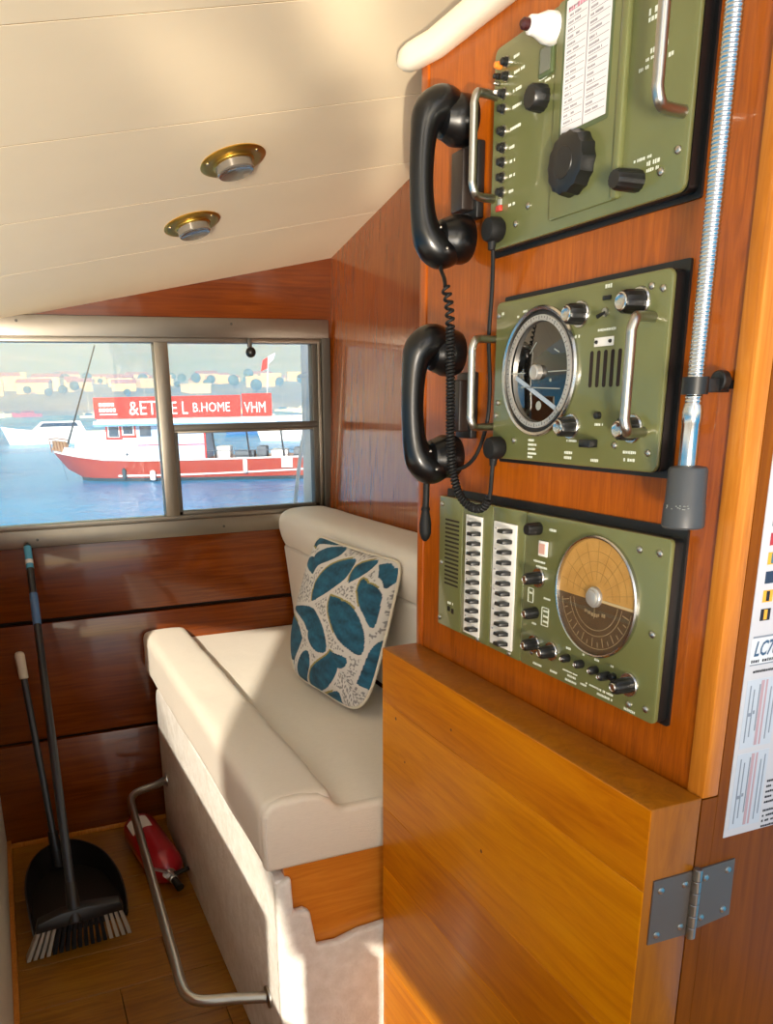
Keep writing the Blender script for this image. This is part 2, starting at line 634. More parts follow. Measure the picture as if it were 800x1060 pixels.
# window: aluminium frame, mullion, opening sash with a rail
wn = thing('window_1', None, None, (0.4, WY, 0.82))
wn['kind'] = 'structure'
wn['label'] = 'aluminium framed window with a fixed pane and a sliding sash'
fy0, fy1 = WY - 0.012, WY + 0.03
f = MB()
f.box(LX - 0.05, 0.868, fy0, fy1, 1.318, 1.366)
f.box(LX - 0.05, 0.868, fy0 + 0.006, fy1, 1.306, 1.319)
part('top_frame', f, M_ALU, wn, bevel=0.002)
f = MB()
f.box(LX - 0.05, 0.866, fy0, fy1, 0.819, 0.862)
f.box(LX - 0.05, 0.866, fy0 + 0.008, fy1, 0.861, 0.874)
part('sill_frame', f, M_ALU, wn, bevel=0.002)
part('mullion', MB().box(0.398, 0.434, fy0 + 0.002, fy1, 0.873, 1.308), M_ALU, wn, bevel=0.003)
f = MB()
f.box(0.846, 0.870, fy0 - 0.004, fy1, 0.86, 1.32)
part('jamb', f, M_DARKALU, wn, bevel=0.002, label='dark right jamb of the window')
part('jamb', MB().box(0.836, 0.845, fy0 + 0.004, fy1, 0.87, 1.31), M_ALU, wn, bevel=0.002)
part('sash_stile', MB().box(0.822, 0.836, fy0 + 0.012, fy1, 0.87, 1.31), M_DARKALU, wn, bevel=0.002)
f = MB()
f.box(0.433, 0.842, fy0 + 0.01, fy1 - 0.006, 1.091, 1.1065)
part('sash_rail', f, M_DARKALU, wn, bevel=0.002)
f = MB()
f.box(0.433, 0.842, fy0 + 0.014, fy1 - 0.004, 1.084, 1.091)
part('sash_rail', f, M_ALU, wn, bevel=0.002)
f = MB()
f.box(0.433, 0.445, fy0 + 0.012, fy1 - 0.004, 0.873, 1.088)
f.box(0.433, 0.842, fy0 + 0.012, fy1 - 0.004, 0.872, 0.884)
part('sash_edge', f, M_DARKALU, wn, bevel=0.0015)
part('pane', MB().box(LX - 0.04, 0.400, WY + 0.012, WY + 0.016, 0.868, 1.312), M_WINGLASS, wn)
part('pane', MB().box(0.432, 0.826, WY + 0.012, WY + 0.016, 1.10, 1.312), M_WINGLASS, wn)
part('pane', MB().box(0.432, 0.826, WY + 0.017, WY + 0.021, 0.868, 1.094), M_WINGLASS, wn)
for x, z in ((0.083, 1.352), (0.07, 0.838), (0.55, 0.838), (0.60, 1.352)):
    part('screw', MB().cyl((x, fy0 + 0.001, z), (x, fy0 - 0.0015, z), 0.0035, n=10), M_DARKALU, wn)
lk = thing('window_catch', 'small black round catch hanging from the top of the sliding sash', 'catch', (0.645, WY - 0.014, 1.30))
part('bracket', MB().box(0.640, 0.650, WY - 0.022, WY - 0.012, 1.296, 1.318), M_DARKALU, lk, bevel=0.001)
part('knob', MB().ball((0.645, WY - 0.024, 1.283), 0.0135), M_BLACK, lk)

# right wall: radio bulkhead, recess wall behind the bench, side board
FRAME = 'bulkhead'
LOW = -0.1964      # the floor, seen from the bulkhead's batten


def top(y):
    return 1.640


wr = struct('wall_right', MB().prism([(PX + 0.012, 0.604, LOW), (PX + 0.012, 1.262, LOW), (PX + 0.012, 1.262, top(1.262)), (PX + 0.012, 0.604, top(0.604))], (0.30, 0, 0)),
            M_GROOVE, 'varnished mahogany bulkhead carrying the radios')
part('face_panel', MB().prism([(PX, 0.6175, LOW), (PX, 1.2385, LOW), (PX, 1.2385, top(1.2385)), (PX, 0.6175, top(0.6175))], (0.011, 0, 0)), M_PANEL, wr, label='orange brown varnished radio panel')
part('edge_post', MB().prism([(PX - 0.002, 1.2425, LOW), (PX - 0.002, 1.263, LOW), (PX - 0.002, 1.263, top(1.263)), (PX - 0.002, 1.2425, top(1.2425))], (0.03, 0, 0)), M_PANEL_UP, wr, bevel=0.0015)
part('corner_post', MB().box(PX - 0.0035, PX + 0.018, 0.5942, 0.6165, LOW, 0.738), M_SIDE, wr, label='dark lower corner post')
part('corner_strip', MB().prism([(PX - 0.004, 0.5940, 0.7395), (PX - 0.004, 0.6165, 0.7395), (PX - 0.004, 0.6165, top(0.6165)), (PX - 0.004, 0.5940, top(0.594))], (0.022, 0, 0)), M_TRIM, wr, label='pale wood corner strip', bevel=0.0015)
part('side_board', MB().box(PX + 0.0182, 1.25, 0.594, 0.606, LOW, 1.80), M_SIDE, wr, label='dark brown board carrying the poster')
FRAME = 'room'
part('recess_board', MB().prism([(lean(0), 0.53, 0), (lean(0), WY + 0.01, 0), (lean(1.6), WY + 0.01, 1.60), (lean(1.75), 0.53, 1.86)], (0.02, 0, 0)), M_RECESS, wr, label='glossy veneer behind the bench')

# ceiling: backing and panels with narrow joints
def slab(x0, x1, y0, y1, lo, hi):
    m = MB()
    c = [(x0, y0), (x1, y0), (x1, y1), (x0, y1)]
    m.add([(a, b, ceil_z(a, b) + h) for h in (lo, hi) for a, b in c], [(0, 1, 2, 3), (7, 6, 5, 4), (0, 4, 5, 1), (1, 5, 6, 2), (2, 6, 7, 3), (3, 7, 4, 0)])
    return m
ce = struct('ceiling', slab(-0.2, 1.25, 0.34, 2.26, 0.012, 0.03), M_GREYW, 'cream panelled ceiling sloping down to the window')
ys = (2.205, 1.915, 1.667, 1.400, 1.132, 0.868, 0.60, 0.34)
for a, b in zip(ys, ys[1:]):
    part('panel', slab(-0.2, 1.05, b + 0.0012, a - 0.0012, 0.0, 0.0118), M_CREAM, ce)
for b in ys[1:-1]:
    part('joint_strip', slab(-0.2, 1.05, b - 0.0012, b + 0.0012, 0.0004, 0.010), M_JOINT, ce, label='tan joint strip')

# padded vinyl roll along the top of the bulkhead
FRAME = 'bulkhead'
mb = MB()
cs = []
N = 40
prof = []
for k in range(28):
    a = 2 * math.pi * k / 28
    ca, sa = math.cos(a), math.sin(a)
    prof.append((0.018 * math.copysign(abs(ca) ** 0.8, ca), 0.0185 * math.copysign(abs(sa) ** 0.8, sa)))
ring = []
for i in range(N + 1):
    yy = 1.312 - i * (0.9 / N)
    e = min(1.0, (i + 0.02) / 2.2)
    sc = math.sqrt(max(0.0, 1 - (1 - e) ** 2)) if e < 1 else 1.0
    wob = 0.0012 * noise.noise((yy * 14, 3, 1))
    mid_z = 1.6375 + 0.010 * max(0.0, (yy - 1.2) / 0.1)
    ring.append([(PX - 0.012 + p * (0.3 + 0.7 * sc) + wob, yy, mid_z + q * (0.25 + 0.75 * sc)) for p, q in prof])
vs = [v for r in ring for v in r]
fs = [(i * 28 + k, i * 28 + (k + 1) % 28, (i + 1) * 28 + (k + 1) % 28, (i + 1) * 28 + k) for i in range(N) for k in range(28)]
fs += [tuple(range(27, -1, -1)), tuple(N * 28 + k for k in range(28))]
mb.add(vs, fs)
struct('trim_1', mb, M_VINYL, 'cream padded vinyl roll along the top of the radio bulkhead', angle=60)

FRAME = 'room'
# ceiling lamps: brass flange, ring and clear lens
CN = Vector((0.1984, -0.1929, -1.0)).normalized()
def ceiling_lamp(x, y, label):
    c = Vector((x, y, ceil_z(x, y)))
    t = thing('ceiling_lamp', label, 'lamp', c, 'brass ceiling lamps')
    part('flange', MB().lathe(c, CN, [(-0.001, 0.057), (0.002, 0.0585), (0.004, 0.056), (0.0055, 0.047), (0.0045, 0.044), (0.006, 0.034), (0.006, 0.012)], 40), M_BRASS, t)
    part('ring', MB().lathe(c, CN, [(0.004, 0.037), (0.007, 0.0365), (0.009, 0.0345), (0.009, 0.012)], 32), M_BRASS, t)
    part('lens', MB().lathe(c, CN, [(0.008, 0.0335), (0.020, 0.0325), (0.022, 0.0305), (0.019, 0.026), (0.017, 0.012), (0.016, 0.003)], 32), M_LENS, t, label='clear glass lens')
    for a in (0.6, 2.7, 4.8):
        u = CN.orthogonal().normalized()
        w = CN.cross(u)
        q = c + (u * math.cos(a) + w * math.sin(a)) * 0.050 + CN * 0.004
        part('screw', MB().cyl(q, q + CN * 0.002, 0.003, n=8), M_STEEL, t)
    return t
ceiling_lamp(0.4415, 1.545, 'brass ceiling lamp with clear lens, nearer the bulkhead, the larger looking of the two')
ceiling_lamp(0.4235, 1.801, 'brass ceiling lamp with clear lens, the one nearer the window wall')

FRAME = 'bulkhead'
# ------------------------------------------------------------------ radios
FX = 0.640         # front plates of the radios
OUT = Vector((-1, 0, 0))


def fbox(y0, y1, z0, z1, x0, x1):
    return MB().box(x0, x1, min(y0, y1), max(y0, y1), z0, z1)


def rrect(y0, y1, z0, z1, r, n=5):
    pts = []
    for cy, cz, a0 in ((y1 - r, z1 - r, 0), (y0 + r, z1 - r, 90), (y0 + r, z0 + r, 180), (y1 - r, z0 + r, 270)):
        for k in range(n + 1):
            a = math.radians(a0 + 90 * k / n)
            pts.append((cy + r * math.cos(a), cz + r * math.sin(a)))
    return pts


def plate(y0, y1, z0, z1, r, x_back, x_front):
    return MB().prism([(x_back, a, b) for a, b in rrect(y0, y1, z0, z1, r)], (x_front - x_back, 0, 0))


def knob(par, y, z, r, depth, cap=None, skirt=None, x=FX, mat=None, base=None):
    """A control knob standing out from the plate: grip, and where present a skirt and a cap."""
    p = Vector((x, y, z))
    n = 28
    g = MB()
    vs, fs = [], []
    prof = [(0.0, r * 0.98), (depth * 0.15, r), (depth * 0.88, r * 0.93), (depth, r * 0.80)]
    for t, rr in prof:
        for k in range(n):
            a = 2 * math.pi * k / n
            q = rr * (1 - (0.06 if k % 2 else 0.0))
            vs.append((p.x - t, p.y + q * math.cos(a), p.z + q * math.sin(a)))
    for i in range(3):
        for k in range(n):
            l = (k + 1) % n
            fs.append((i * n + k, i * n + l, (i + 1) * n + l, (i + 1) * n + k))
    fs += [tuple(range(n)), tuple(3 * n + k for k in range(n))]
    g.add(vs, fs)
    o = part('knob', g, mat or M_BLACK, par)
    if skirt:
        part('skirt', MB().lathe(p, OUT, [(0, skirt), (0.0015, skirt), (0.003, skirt * 0.93), (0.003, r * 0.8)], 28), M_CHROME, o, label='bright metal skirt')
    if cap:
        part('cap', MB().lathe(p, OUT, [(depth - 0.001, cap), (depth + 0.0012, cap), (depth + 0.002, cap * 0.85), (depth + 0.0012, cap * 0.7), (depth + 0.0012, cap * 0.2)], 24), M_CHROME, o, label='bright metal cap')
    return o


def screw(par, y, z, r=0.0042, x=FX, mat=None):
    m = MB().lathe((x, y, z), OUT, [(-0.001, r), (0.0012, r), (0.0024, r * 0.7), (0.0028, r * 0.25)], 12)
    part('screw', m, mat or M_STEEL, par)


def marks(mb, y, z, length, h, x=FX, seed=0, gap=0.25):
    """A line of printed strokes, too small in the photograph to spell, running from y towards the near edge."""
    rnd = random.Random(int(y * 9000) + int(z * 7000) + seed)
    x = x - 0.0003
    t = 0.0
    while t < length:
        w = h * rnd.uniform(0.35, 0.75)
        if rnd.random() > 0.10:
            hh = h * rnd.uniform(0.75, 1.0)
            mb.box(x, x + 0.0002, y - t - w, y - t, z - hh / 2, z + hh / 2)
        t += w + h * gap
    return mb


def handle(par, y, z0, z1, foot_y=None, out=0.040, r=0.0052, top=True):
    fy = y if foot_y is None else foot_y
    X = FX - out
    pts = [(FX + 0.004, fy, z0), (X + 0.014, y * 0.5 + fy * 0.5, z0), (X + 0.004, y, z0 + 0.003), (X, y, z0 + 0.013)]
    pts += [(X, y, z0 + (z1 - z0) * k / 6) for k in range(1, 6)]
    pts += [(X, y, z1 - 0.013), (X + 0.004, y, z1 - 0.003), (X + 0.014, y * 0.5 + fy * 0.5, z1), (FX + 0.004, fy, z1)]
    o = part('handle', MB().tube(smooth_path(pts, 4), r, 12), M_STEEL, par, label='bent steel handle')
    return o


def radio(label, y0, y1, z0, z1, mount):
    t = thing('marine_radio', label, 'radio', (PX, (y0 + y1) / 2, z0), 'radios on the bulkhead')
    part('housing', plate(y0 + 0.001, y1 - 0.001, z0 + 0.001, z1 - 0.001, 0.006, PX, FX + 0.006), M_BLACK, t, label='black housing behind the front plate')
    if mount:
        part('mounting_frame', plate(y0 - 0.004, y1 + 0.006, z0 - 0.006, z1 + 0.008, 0.003, PX, PX - 0.003), M_BLACK, t)
    return t


# --- upper radio: receiver with tuning chart
R1 = radio('topmost of three green radio sets, with white tuning chart and big black dial knob', 0.686, 1.032, 1.341, 1.572, False)
part('mounting_frame', plate(0.682, 1.045, 1.3365, 1.580, 0.003, PX, PX - 0.003), M_BLACK, R1)
part('front_plate', plate(0.687, 1.031, 1.342, 1.5715, 0.010, FX + 0.006, FX), M_GREEN, R1, bevel=0.0022)
part('tuning_plate', plate(0.780, 0.898, 1.354, 1.5705, 0.006, FX + 0.001, FX - 0.004), M_GREEN, R1, bevel=0.0016)
part('ridge', plate(0.7765, 0.7865, 1.354, 1.5705, 0.003, FX + 0.001, FX - 0.007), M_GREEN, R1, bevel=0.002)
XC = FX - 0.0044
ch = part('tuning_chart', MB().box(XC - 0.0004, XC + 0.0006, 0.8045, 0.880, 1.439, 1.566), M_PAPER, R1, label='white tuning chart ruled in rows')
ln = MB()
ln.box(XC - 0.0007, XC - 0.0004, 0.8412, 0.8424, 1.439, 1.560)
for k in range(17):
    zz = 1.4455 + k * 0.0068
    ln.box(XC - 0.0006, XC - 0.0004, 0.845, 0.877, zz, zz + 0.0005)
    ln.box(XC - 0.0006, XC - 0.0004, 0.807, 0.838, zz + 0.001, zz + 0.0015)
    marks(ln, 0.876, zz + 0.0032, random.uniform(0.010, 0.022), 0.0024, XC - 0.0003, k)
    marks(ln, 0.838, zz + 0.0042, random.uniform(0.008, 0.022), 0.0024, XC - 0.0003, k + 50)
part('printed_rows', ln, M_INK, ch, kind='stuff')
hd = MB()
marks(hd, 0.876, 1.5565, 0.030, 0.005, XC - 0.0003, 3)
marks(hd, 0.838, 1.555, 0.028, 0.005, XC - 0.0003, 4)
part('printed_heading', hd, M_PINK, ch, kind='stuff')
part('chart_frame', MB().prism([(FX - 0.004, a, b) for a, b in rrect(0.8005, 0.884, 1.434, 1.5695, 0.003)], (-0.0006, 0, 0)), M_GREEN_D, R1)
big = knob(R1, 0.8484, 1.4026, 0.0335, 0.019, x=FX - 0.004)
part('hub', MB().lathe((FX - 0.023, 0.8484, 1.4026), OUT, [(-0.001, 0.017), (0.0006, 0.016), (0.0006, 0.004)], 24), M_BLACK, big)
knob(R1, 0.924, 1.488, 0.0148, 0.019)
knob(R1, 0.7515, 1.3645, 0.0108, 0.031)
wk = part('pull_switch', MB().lathe((FX, 0.906, 1.5504), OUT, [(0, 0.0155), (0.002, 0.0165), (0.014, 0.0155), (0.026, 0.0105), (0.034, 0.0095), (0.036, 0.007)], 24), M_WHITE, R1, label='white tapered pull switch with a dark tip')
part('tip', MB().lathe((FX - 0.035, 0.906, 1.5504), OUT, [(0, 0.0045), (0.002, 0.0062), (0.008, 0.006), (0.011, 0.003)], 14), plain('dark maroon tip', '#3a1414', 0.3), wk)
mt = part('meter', plate(0.9052, 0.932, 1.5085, 1.541, 0.003, FX + 0.001, FX - 0.003), M_GREEN_D, R1, bevel=0.001)
part('meter_glass', MB().box(FX - 0.0036, FX - 0.003, 0.909, 0.928, 1.5125, 1.537), plain('grey meter window', '#5c6258', 0.1, 0, 1.0), mt)
for y, z, r, mt_ in ((1.0024, 1.5499, .0052, M_BLACK), (1.0174, 1.5507, .0046, M_ORANGE), (1.0013, 1.5343, .0052, M_BLACK), (1.019, 1.5394, .0036, M_BLACK), (1.0175, 1.531, .0026, M_STEEL),
                     (1.0065, 1.5173, .0054, M_BLACK), (1.017, 1.5215, .0028, M_WHITE), (1.0065, 1.5008, .0052, M_BLACK), (1.0057, 1.4761, .0055, M_BLACK), (1.0044, 1.4576, .0055, M_BLACK),
                     (1.0040, 1.4411, .0055, M_BLACK), (1.0042, 1.424, .0055, M_BLACK), (1.004, 1.4073, .0055, M_BLACK)):
    b = part('push_button', MB().lathe((FX, y, z), OUT, [(0, r), (0.004, r), (0.0045, r * 0.8), (0.008, r * 0.78), (0.009, r * 0.5)], 14), mt_, R1)
    if mt_ is M_BLACK and r > .005:
        part('collar', MB().lathe((FX, y, z), OUT, [(0, r * 1.25), (0.0015, r * 1.2), (0.0015, r)], 14), M_STEEL, b)
part('lamp_cap', MB().box(FX - 0.005, FX, 1.001, 1.011, 1.3855, 1.3925), M_RED, R1, bevel=0.001, label='red lamp cap')
part('lamp_holder', MB().box(FX - 0.003, FX, 1.002, 1.010, 1.3925, 1.400), M_GREYP, R1, bevel=0.0008)
pr = MB()
for y, z, L in ((0.988, 1.5499, 0.012), (0.986, 1.533, 0.020), (0.987, 1.514, 0.018), (0.987, 1.4963, 0.020), (0.990, 1.4738, 0.024), (0.990, 1.4537, 0.010), (0.988, 1.438, 0.010),
                (0.988, 1.4218, 0.012), (0.988, 1.4043, 0.010), (0.988, 1.389, 0.014)):
    marks(pr, y, z, L, 0.0036)
for y, z, L, h in ((0.9215, 1.5045, 0.016, .003), (0.933, 1.509, 0.014, .003), (0.7560, 1.4765, 0.016, .005), (0.733, 1.4765, 0.006, .005), (0.7535, 1.4705, 0.020, .003), (0.7625, 1.4642, 0.018, .0035), (0.7226, 1.465, 0.006, .004),
                   (0.7600, 1.3835, 0.024, .003), (0.7405, 1.3772, 0.016, .0045), (0.7405, 1.371, 0.016, .0035), (0.8990, 1.3765, 0.014, .003), (0.898, 1.3715, 0.014, .003),
                   (0.7540, 1.5105, 0.012, .006), (0.7540, 1.504, 0.014, .005)):
    marks(pr, y, z, L, h)
part('printed_labels', pr, M_PRINT, R1, kind='stuff')
for y, z in ((0.6985, 1.3795), (0.7195, 1.3656), (0.9438, 1.380), (0.9694, 1.3645), (0.7930, 1.3600)):
    screw(R1, y, z, 0.0038)
handle(R1, 1.011, 1.4035, 1.519, 1.024)
handle(R1, 0.688, 1.4105, 1.545, 0.696, r=0.0056)

# --- middle radio: round dial
R2 = radio('middle one of three green radio sets, with round black dial and vertical vent slots', 0.690, 1.008, 1.0767, 1.2767, True)
part('front_plate', plate(0.6905, 1.0075, 1.077, 1.2765, 0.009, FX + 0.006, FX), M_GREEN, R2, bevel=0.0022)
DC = Vector((FX, 0.9055, 1.1860))
dl = part('dial_rim', MB().lathe(DC, OUT, [(0, 0.0775), (0.003, 0.0775), (0.005, 0.0755), (0.004, 0.0725), (0.0005, 0.0715)], 72, closed=True), M_CHROME, R2, label='chrome dial rim')
part('dial_gap', MB().lathe(DC, OUT, [(0.0002, 0.0715), (0.0010, 0.0712), (0.0010, 0.066), (0.0002, 0.066)], 72, closed=True), M_DIALDARK, dl)
sr = part('scale_ring', MB().lathe(DC, OUT, [(0.001, 0.0672), (0.0035, 0.0668), (0.0035, 0.0605), (0.0011, 0.060)], 72, closed=True), M_DIALRING, dl, label='silver scale ring')
tk = MB()
for k in range(72):
    a = 2 * math.pi * k / 72
    r0, r1 = (0.0612, 0.0658) if k % 3 == 0 else (0.0632, 0.0652)
    u, w = Vector((0, math.cos(a), math.sin(a))), Vector((0, -math.sin(a), math.cos(a)))
    c0 = DC + OUT * 0.00365
    q = [c0 + u * r0 - w * .0004, c0 + u * r1 - w * .0004, c0 + u * r1 + w * .0004, c0 + u * r0 + w * .0004]
    tk.prism(q, OUT * 0.0002)
part('scale_marks', tk, M_BLACK, dl, kind='stuff')
part('dial_face', MB().lathe(DC, OUT, [(0.0005, 0.0605), (0.0008, 0.060), (0.0008, 0.004)], 64), M_GLASSBLK, dl)
c0 = DC + OUT * 0.0010
ln = MB()
def dline(a0, r0, a1, r1, wd):
    p = c0 + Vector((0, -math.cos(a0) * r0, math.sin(a0) * r0))
    q = c0 + Vector((0, -math.cos(a1) * r1, math.sin(a1) * r1))
    d = (q - p).normalized()
    w = d.cross(OUT) * wd / 2
    ln.prism([p - w, q - w, q + w, p + w], OUT * 0.0003)
rad = math.radians
dline(rad(186), 0.048, rad(-48), 0.058, 0.0055)
part('pointer', ln, plain('pale blue grey pointer', '#98a4b0', 0.4), dl, label='pale slanting pointer')
ln = MB()
dline(rad(180), 0.060, rad(180), 0.028, 0.0012)
dline(rad(0), 0.020, rad(0), 0.060, 0.0012)
dline(rad(205), 0.040, rad(-24), 0.050, 0.0012)
dline(rad(130), 0.030, rad(100), 0.036, 0.0012)
dline(rad(40), 0.040, rad(28), 0.046, 0.0016)
part('dial_lines', ln, M_GREYP, dl)
part('dial_mark', MB().lathe(c0 + Vector((0, -0.004, -0.040)), OUT, [(0, 0.0055), (0.0003, 0.0055), (0.0003, 0.004)], 16), M_GREYP, dl)
part('dial_mark', MB().lathe(c0 + Vector((0, -0.026, -0.010)), OUT, [(0, 0.002), (0.0003, 0.002), (0.0003, 0.0005)], 10), M_GREYP, dl)
part('hub', MB().lathe(DC, OUT, [(0, 0.009), (0.008, 0.009), (0.009, 0.0075), (0.0085, 0.005), (0.0085, 0.001)], 24), M_DIALRING, dl, label='silver dial hub')
knob(R2, 0.8300, 1.2462, 0.0120, 0.020, cap=0.0088, skirt=0.0150)
knob(R2, 0.7345, 1.2490, 0.0125, 0.024, cap=0.0092, skirt=0.0155)
knob(R2, 0.8350, 1.1220, 0.0120, 0.019, cap=0.0085, skirt=0.0150)
knob(R2, 0.7300, 1.1215, 0.0125, 0.020, cap=0.0088, skirt=0.0155)
part('slide_knob', MB().box(FX - 0.012, FX, 0.785, 0.805, 1.0995, 1.1085), M_BLACK, R2, bevel=0.0012)
tg = part('toggle_switch', MB().lathe((FX, 0.7860, 1.2440), OUT, [(0, 0.0045), (0.003, 0.0045), (0.003, 0.002)], 14), M_STEEL, R2)
part('lever', MB().tube([(FX - 0.002, 0.786, 1.244), (FX - 0.012, 0.786, 1.239)], [0.0014, 0.0022], 8), M_BLACK, tg)
part('slot_switch', MB().box(FX - 0.002, FX, 0.7795, 0.792, 1.2565, 1.2610), M_BLACK, R2, bevel=0.0005)
b = part('name_plate', MB().box(FX - 0.0012, FX, 0.770, 0.802, 1.209, 1.2185), M_WHITE, R2, bevel=0.0004, label='small white blank plate')
for y in (0.7745, 0.7975):
    screw(b, y, 1.2137, 0.002, FX - 0.001, M_BLACK)
part('push_button', MB().lathe((FX, 0.7863, 1.1350), OUT, [(0, 0.0042), (0.005, 0.004), (0.006, 0.0025)], 14), M_BLACK, R2)
for k in range(6):
    yy = 0.8055 - k * 0.0117
    part('vent_slot', MB().prism([(FX - 0.0001, a, c) for a, c in rrect(yy - 0.0028, yy + 0.0028, 1.1655, 1.2050, 0.0025, 3)], (-0.0003, 0, 0)), M_GROOVE, R2)
pr = MB()
for y, z, L, h in ((0.7905, 1.2705, 0.010, .0045), (0.798, 1.2262, 0.028, .0032), (0.843, 1.2225, 0.013, .0034), (0.921, 1.1035, 0.012, .003), (0.921, 1.098, 0.016, .003), (0.921, 1.0925, 0.016, .003), (0.921, 1.087, 0.018, .003),
                   (0.921, 1.0825, 0.010, .003), (0.845, 1.0915, 0.014, .0035), (0.845, 1.0855, 0.013, .0035), (0.7955, 1.0850, 0.012, .0035), (0.742, 1.0965, 0.022, .0035), (0.740, 1.0885, 0.015, .0035),
                   (0.7925, 1.1250, 0.014, .0032), (0.8420, 1.1055, 0.018, .0025), (0.960, 1.255, 0.006, .003), (0.945, 1.26, 0.008, .003), (0.993, 1.262, 0.004, .003)):
    marks(pr, y, z, L, h)
part('printed_labels', pr, M_PRINT, R2, kind='stuff')
for y, z in ((0.7184, 1.2622), (0.7016, 1.2580), (0.7030, 1.0970), (0.9537, 1.1018), (1.0000, 1.2600), (1.0000, 1.1336), (0.996, 1.150), (0.7560, 1.1030)):
    screw(R2, y, z, 0.0036)
handle(R2, 1.000, 1.1185, 1.232, 1.013)
handle(R2, 0.697, 1.1185, 1.232, 0.713)

# --- lower radio: two banks of keys and a dial with a painted amber reflection
R3 = radio('lowest of three green radio sets, with two banks of black keys and a dial painted with an amber reflection', 0.6575, 1.153, 0.8035, 1.012, False)
part('mounting_frame', plate(0.654, 1.158, 0.8005, 1.0215, 0.003, PX, PX - 0.003), M_BLACK, R3)
for y0, y1 in ((1.0815, 1.1525), (0.9985, 1.0805), (0.9180, 0.9975), (0.6580, 0.9170)):
    part('front_plate', plate(y0, y1, 0.804, 1.0115, 0.0035 if y0 > 0.7 else 0.006, FX + 0.006, FX), M_GREEN, R3, bevel=0.0012)
for k in range(16):
    zz = 0.876 + k * 0.0067
    part('vent_slot', MB().prism([(FX - 0.0001, a, c) for a, c in rrect(1.090, 1.133, zz - 0.0015, zz + 0.0015, 0.0014, 3)], (-0.0003, 0, 0)), M_GROOVE, R3)
lg = MB()
marks(lg, 1.121, 0.8455, 0.016, 0.0042)
part('printed_labels', lg, M_PRINT, R3, kind='stuff')
lg = MB()
lg.box(FX - 0.0006, FX, 1.113, 1.121, 0.832, 0.840)
lg.box(FX - 0.0006, FX, 1.102, 1.109, 0.830, 0.838)
part('emblem', lg, M_BLACK, R3)
for (ya, yb, za, zb, ky, z_top, z_bot) in ((1.0225, 1.0665, 0.811, 0.992, 1.0330, 0.982, 0.8235), (0.9355, 0.9905, 0.8135, 0.9915, 0.9530, 0.9820, 0.8220)):
    st = part('key_strip', MB().box(FX - 0.003, FX, ya, yb, za, zb), M_WHITE, R3, bevel=0.0008, label='white strip behind a bank of keys')
    for k in range(12):
        zz = z_top + (z_bot - z_top) * k / 11
        kb = MB().prism([(FX - 0.003, ky - 0.0105, zz - 0.0028), (FX - 0.003, ky - 0.0105, zz + 0.0030), (FX - 0.016, ky - 0.0055, zz + 0.0026), (FX - 0.017, ky - 0.0055, zz - 0.0026)], (0, 0.0145, 0))
        part('key', kb, M_BLACK, st, bevel=0.0012)
    mk = MB()
    for k in range(12):
        zz = z_top + (z_bot - z_top) * k / 11
        if k % 2 == 0:
            marks(mk, yb - 0.004, zz, 0.004, 0.0026, FX - 0.003)
    part('strip_marks', mk, M_INK, st, kind='stuff')
knob(R3, 0.8880, 0.9935, 0.0085, 0.020)
knob(R3, 0.8830, 0.9295, 0.0085, 0.022, cap=0.0050, skirt=0.0135)
knob(R3, 0.8860, 0.8815, 0.0080, 0.018, cap=0.0050)
knob(R3, 0.8850, 0.8385, 0.0085, 0.018, cap=0.0050, skirt=0.0125)
knob(R3, 0.8470, 0.8385, 0.0088, 0.019, cap=0.0050, skirt=0.0130)
for y in (0.8130, 0.7860, 0.7590):
    knob(R3, y, 0.8390, 0.0055, 0.010, cap=0.0026)
tg = knob(R3, 0.7370, 0.8385, 0.0055, 0.014, cap=0.0026)
knob(R3, 0.7270, 0.8400, 0.0050, 0.006)
knob(R3, 0.7010, 0.8385, 0.0095, 0.023, cap=0.0052, skirt=0.0145)
sq = part('lamp_window', MB().box(FX - 0.003, FX, 0.8660, 0.8840, 0.9590, 0.9790), M_WHITE, R3, bevel=0.001, label='square white lamp window')
part('lamp_tint', MB().box(FX - 0.0036, FX - 0.003, 0.8695, 0.8815, 0.9625, 0.9755), plain('faded red tint', '#d0a090', 0.4), sq)
bx = MB()
for y0, y1, z0, z1 in ((0.858, 0.873, 0.868, 0.893), (0.893, 0.905, 0.893, 0.913)):
    for a, b, c, d in ((y0, y0 + .0009, z0, z1), (y1 - .0009, y1, z0, z1), (y0, y1, z0, z0 + .0009), (y0, y1, z1 - .0009, z1)):
        bx.box(FX - 0.0005, FX, a, b, c, d)
for y, z, L, h in ((0.866, 0.9948, 0.012, .0035), (0.896, 0.9505, 0.026, .003), (0.890, 0.9440, 0.022, .003), (0.870, 0.905, 0.014, .003), (0.869, 0.888, 0.010, .003), (0.869, 0.881, 0.010, .003), (0.869, 0.874, 0.010, .003), (0.902, 0.906, 0.006, .003),
                   (0.893, 0.866, 0.010, .003), (0.886, 0.8120, 0.018, .0032), (0.848, 0.8120, 0.014, .0032), (0.816, 0.8100, 0.022, .003), (0.812, 0.8165, 0.016, .003), (0.822, 0.8215, 0.030, .002), (0.788, 0.8135, 0.014, .003), (0.776, 0.817, 0.024, .0022),
                   (0.754, 0.8165, 0.026, .003), (0.754, 0.8105, 0.026, .003), (0.706, 0.8080, 0.018, .0035), (0.818, 0.8515, 0.008, .003), (0.790, 0.8515, 0.008, .003), (0.763, 0.8515, 0.008, .003), (0.736, 0.8515, 0.007, .003)):
    marks(bx, y, z, L, h)
part('printed_labels', bx, M_PRINT, R3, kind='stuff')
DC = Vector((FX, 0.7685, 0.9275))
dl = part('dial_rim', MB().lathe(DC, OUT, [(0, 0.0730), (0.004, 0.0730), (0.0055, 0.0715), (0.005, 0.0698), (0.0005, 0.0690)], 72, closed=True), M_CHROME, R3, label='chrome dial rim')
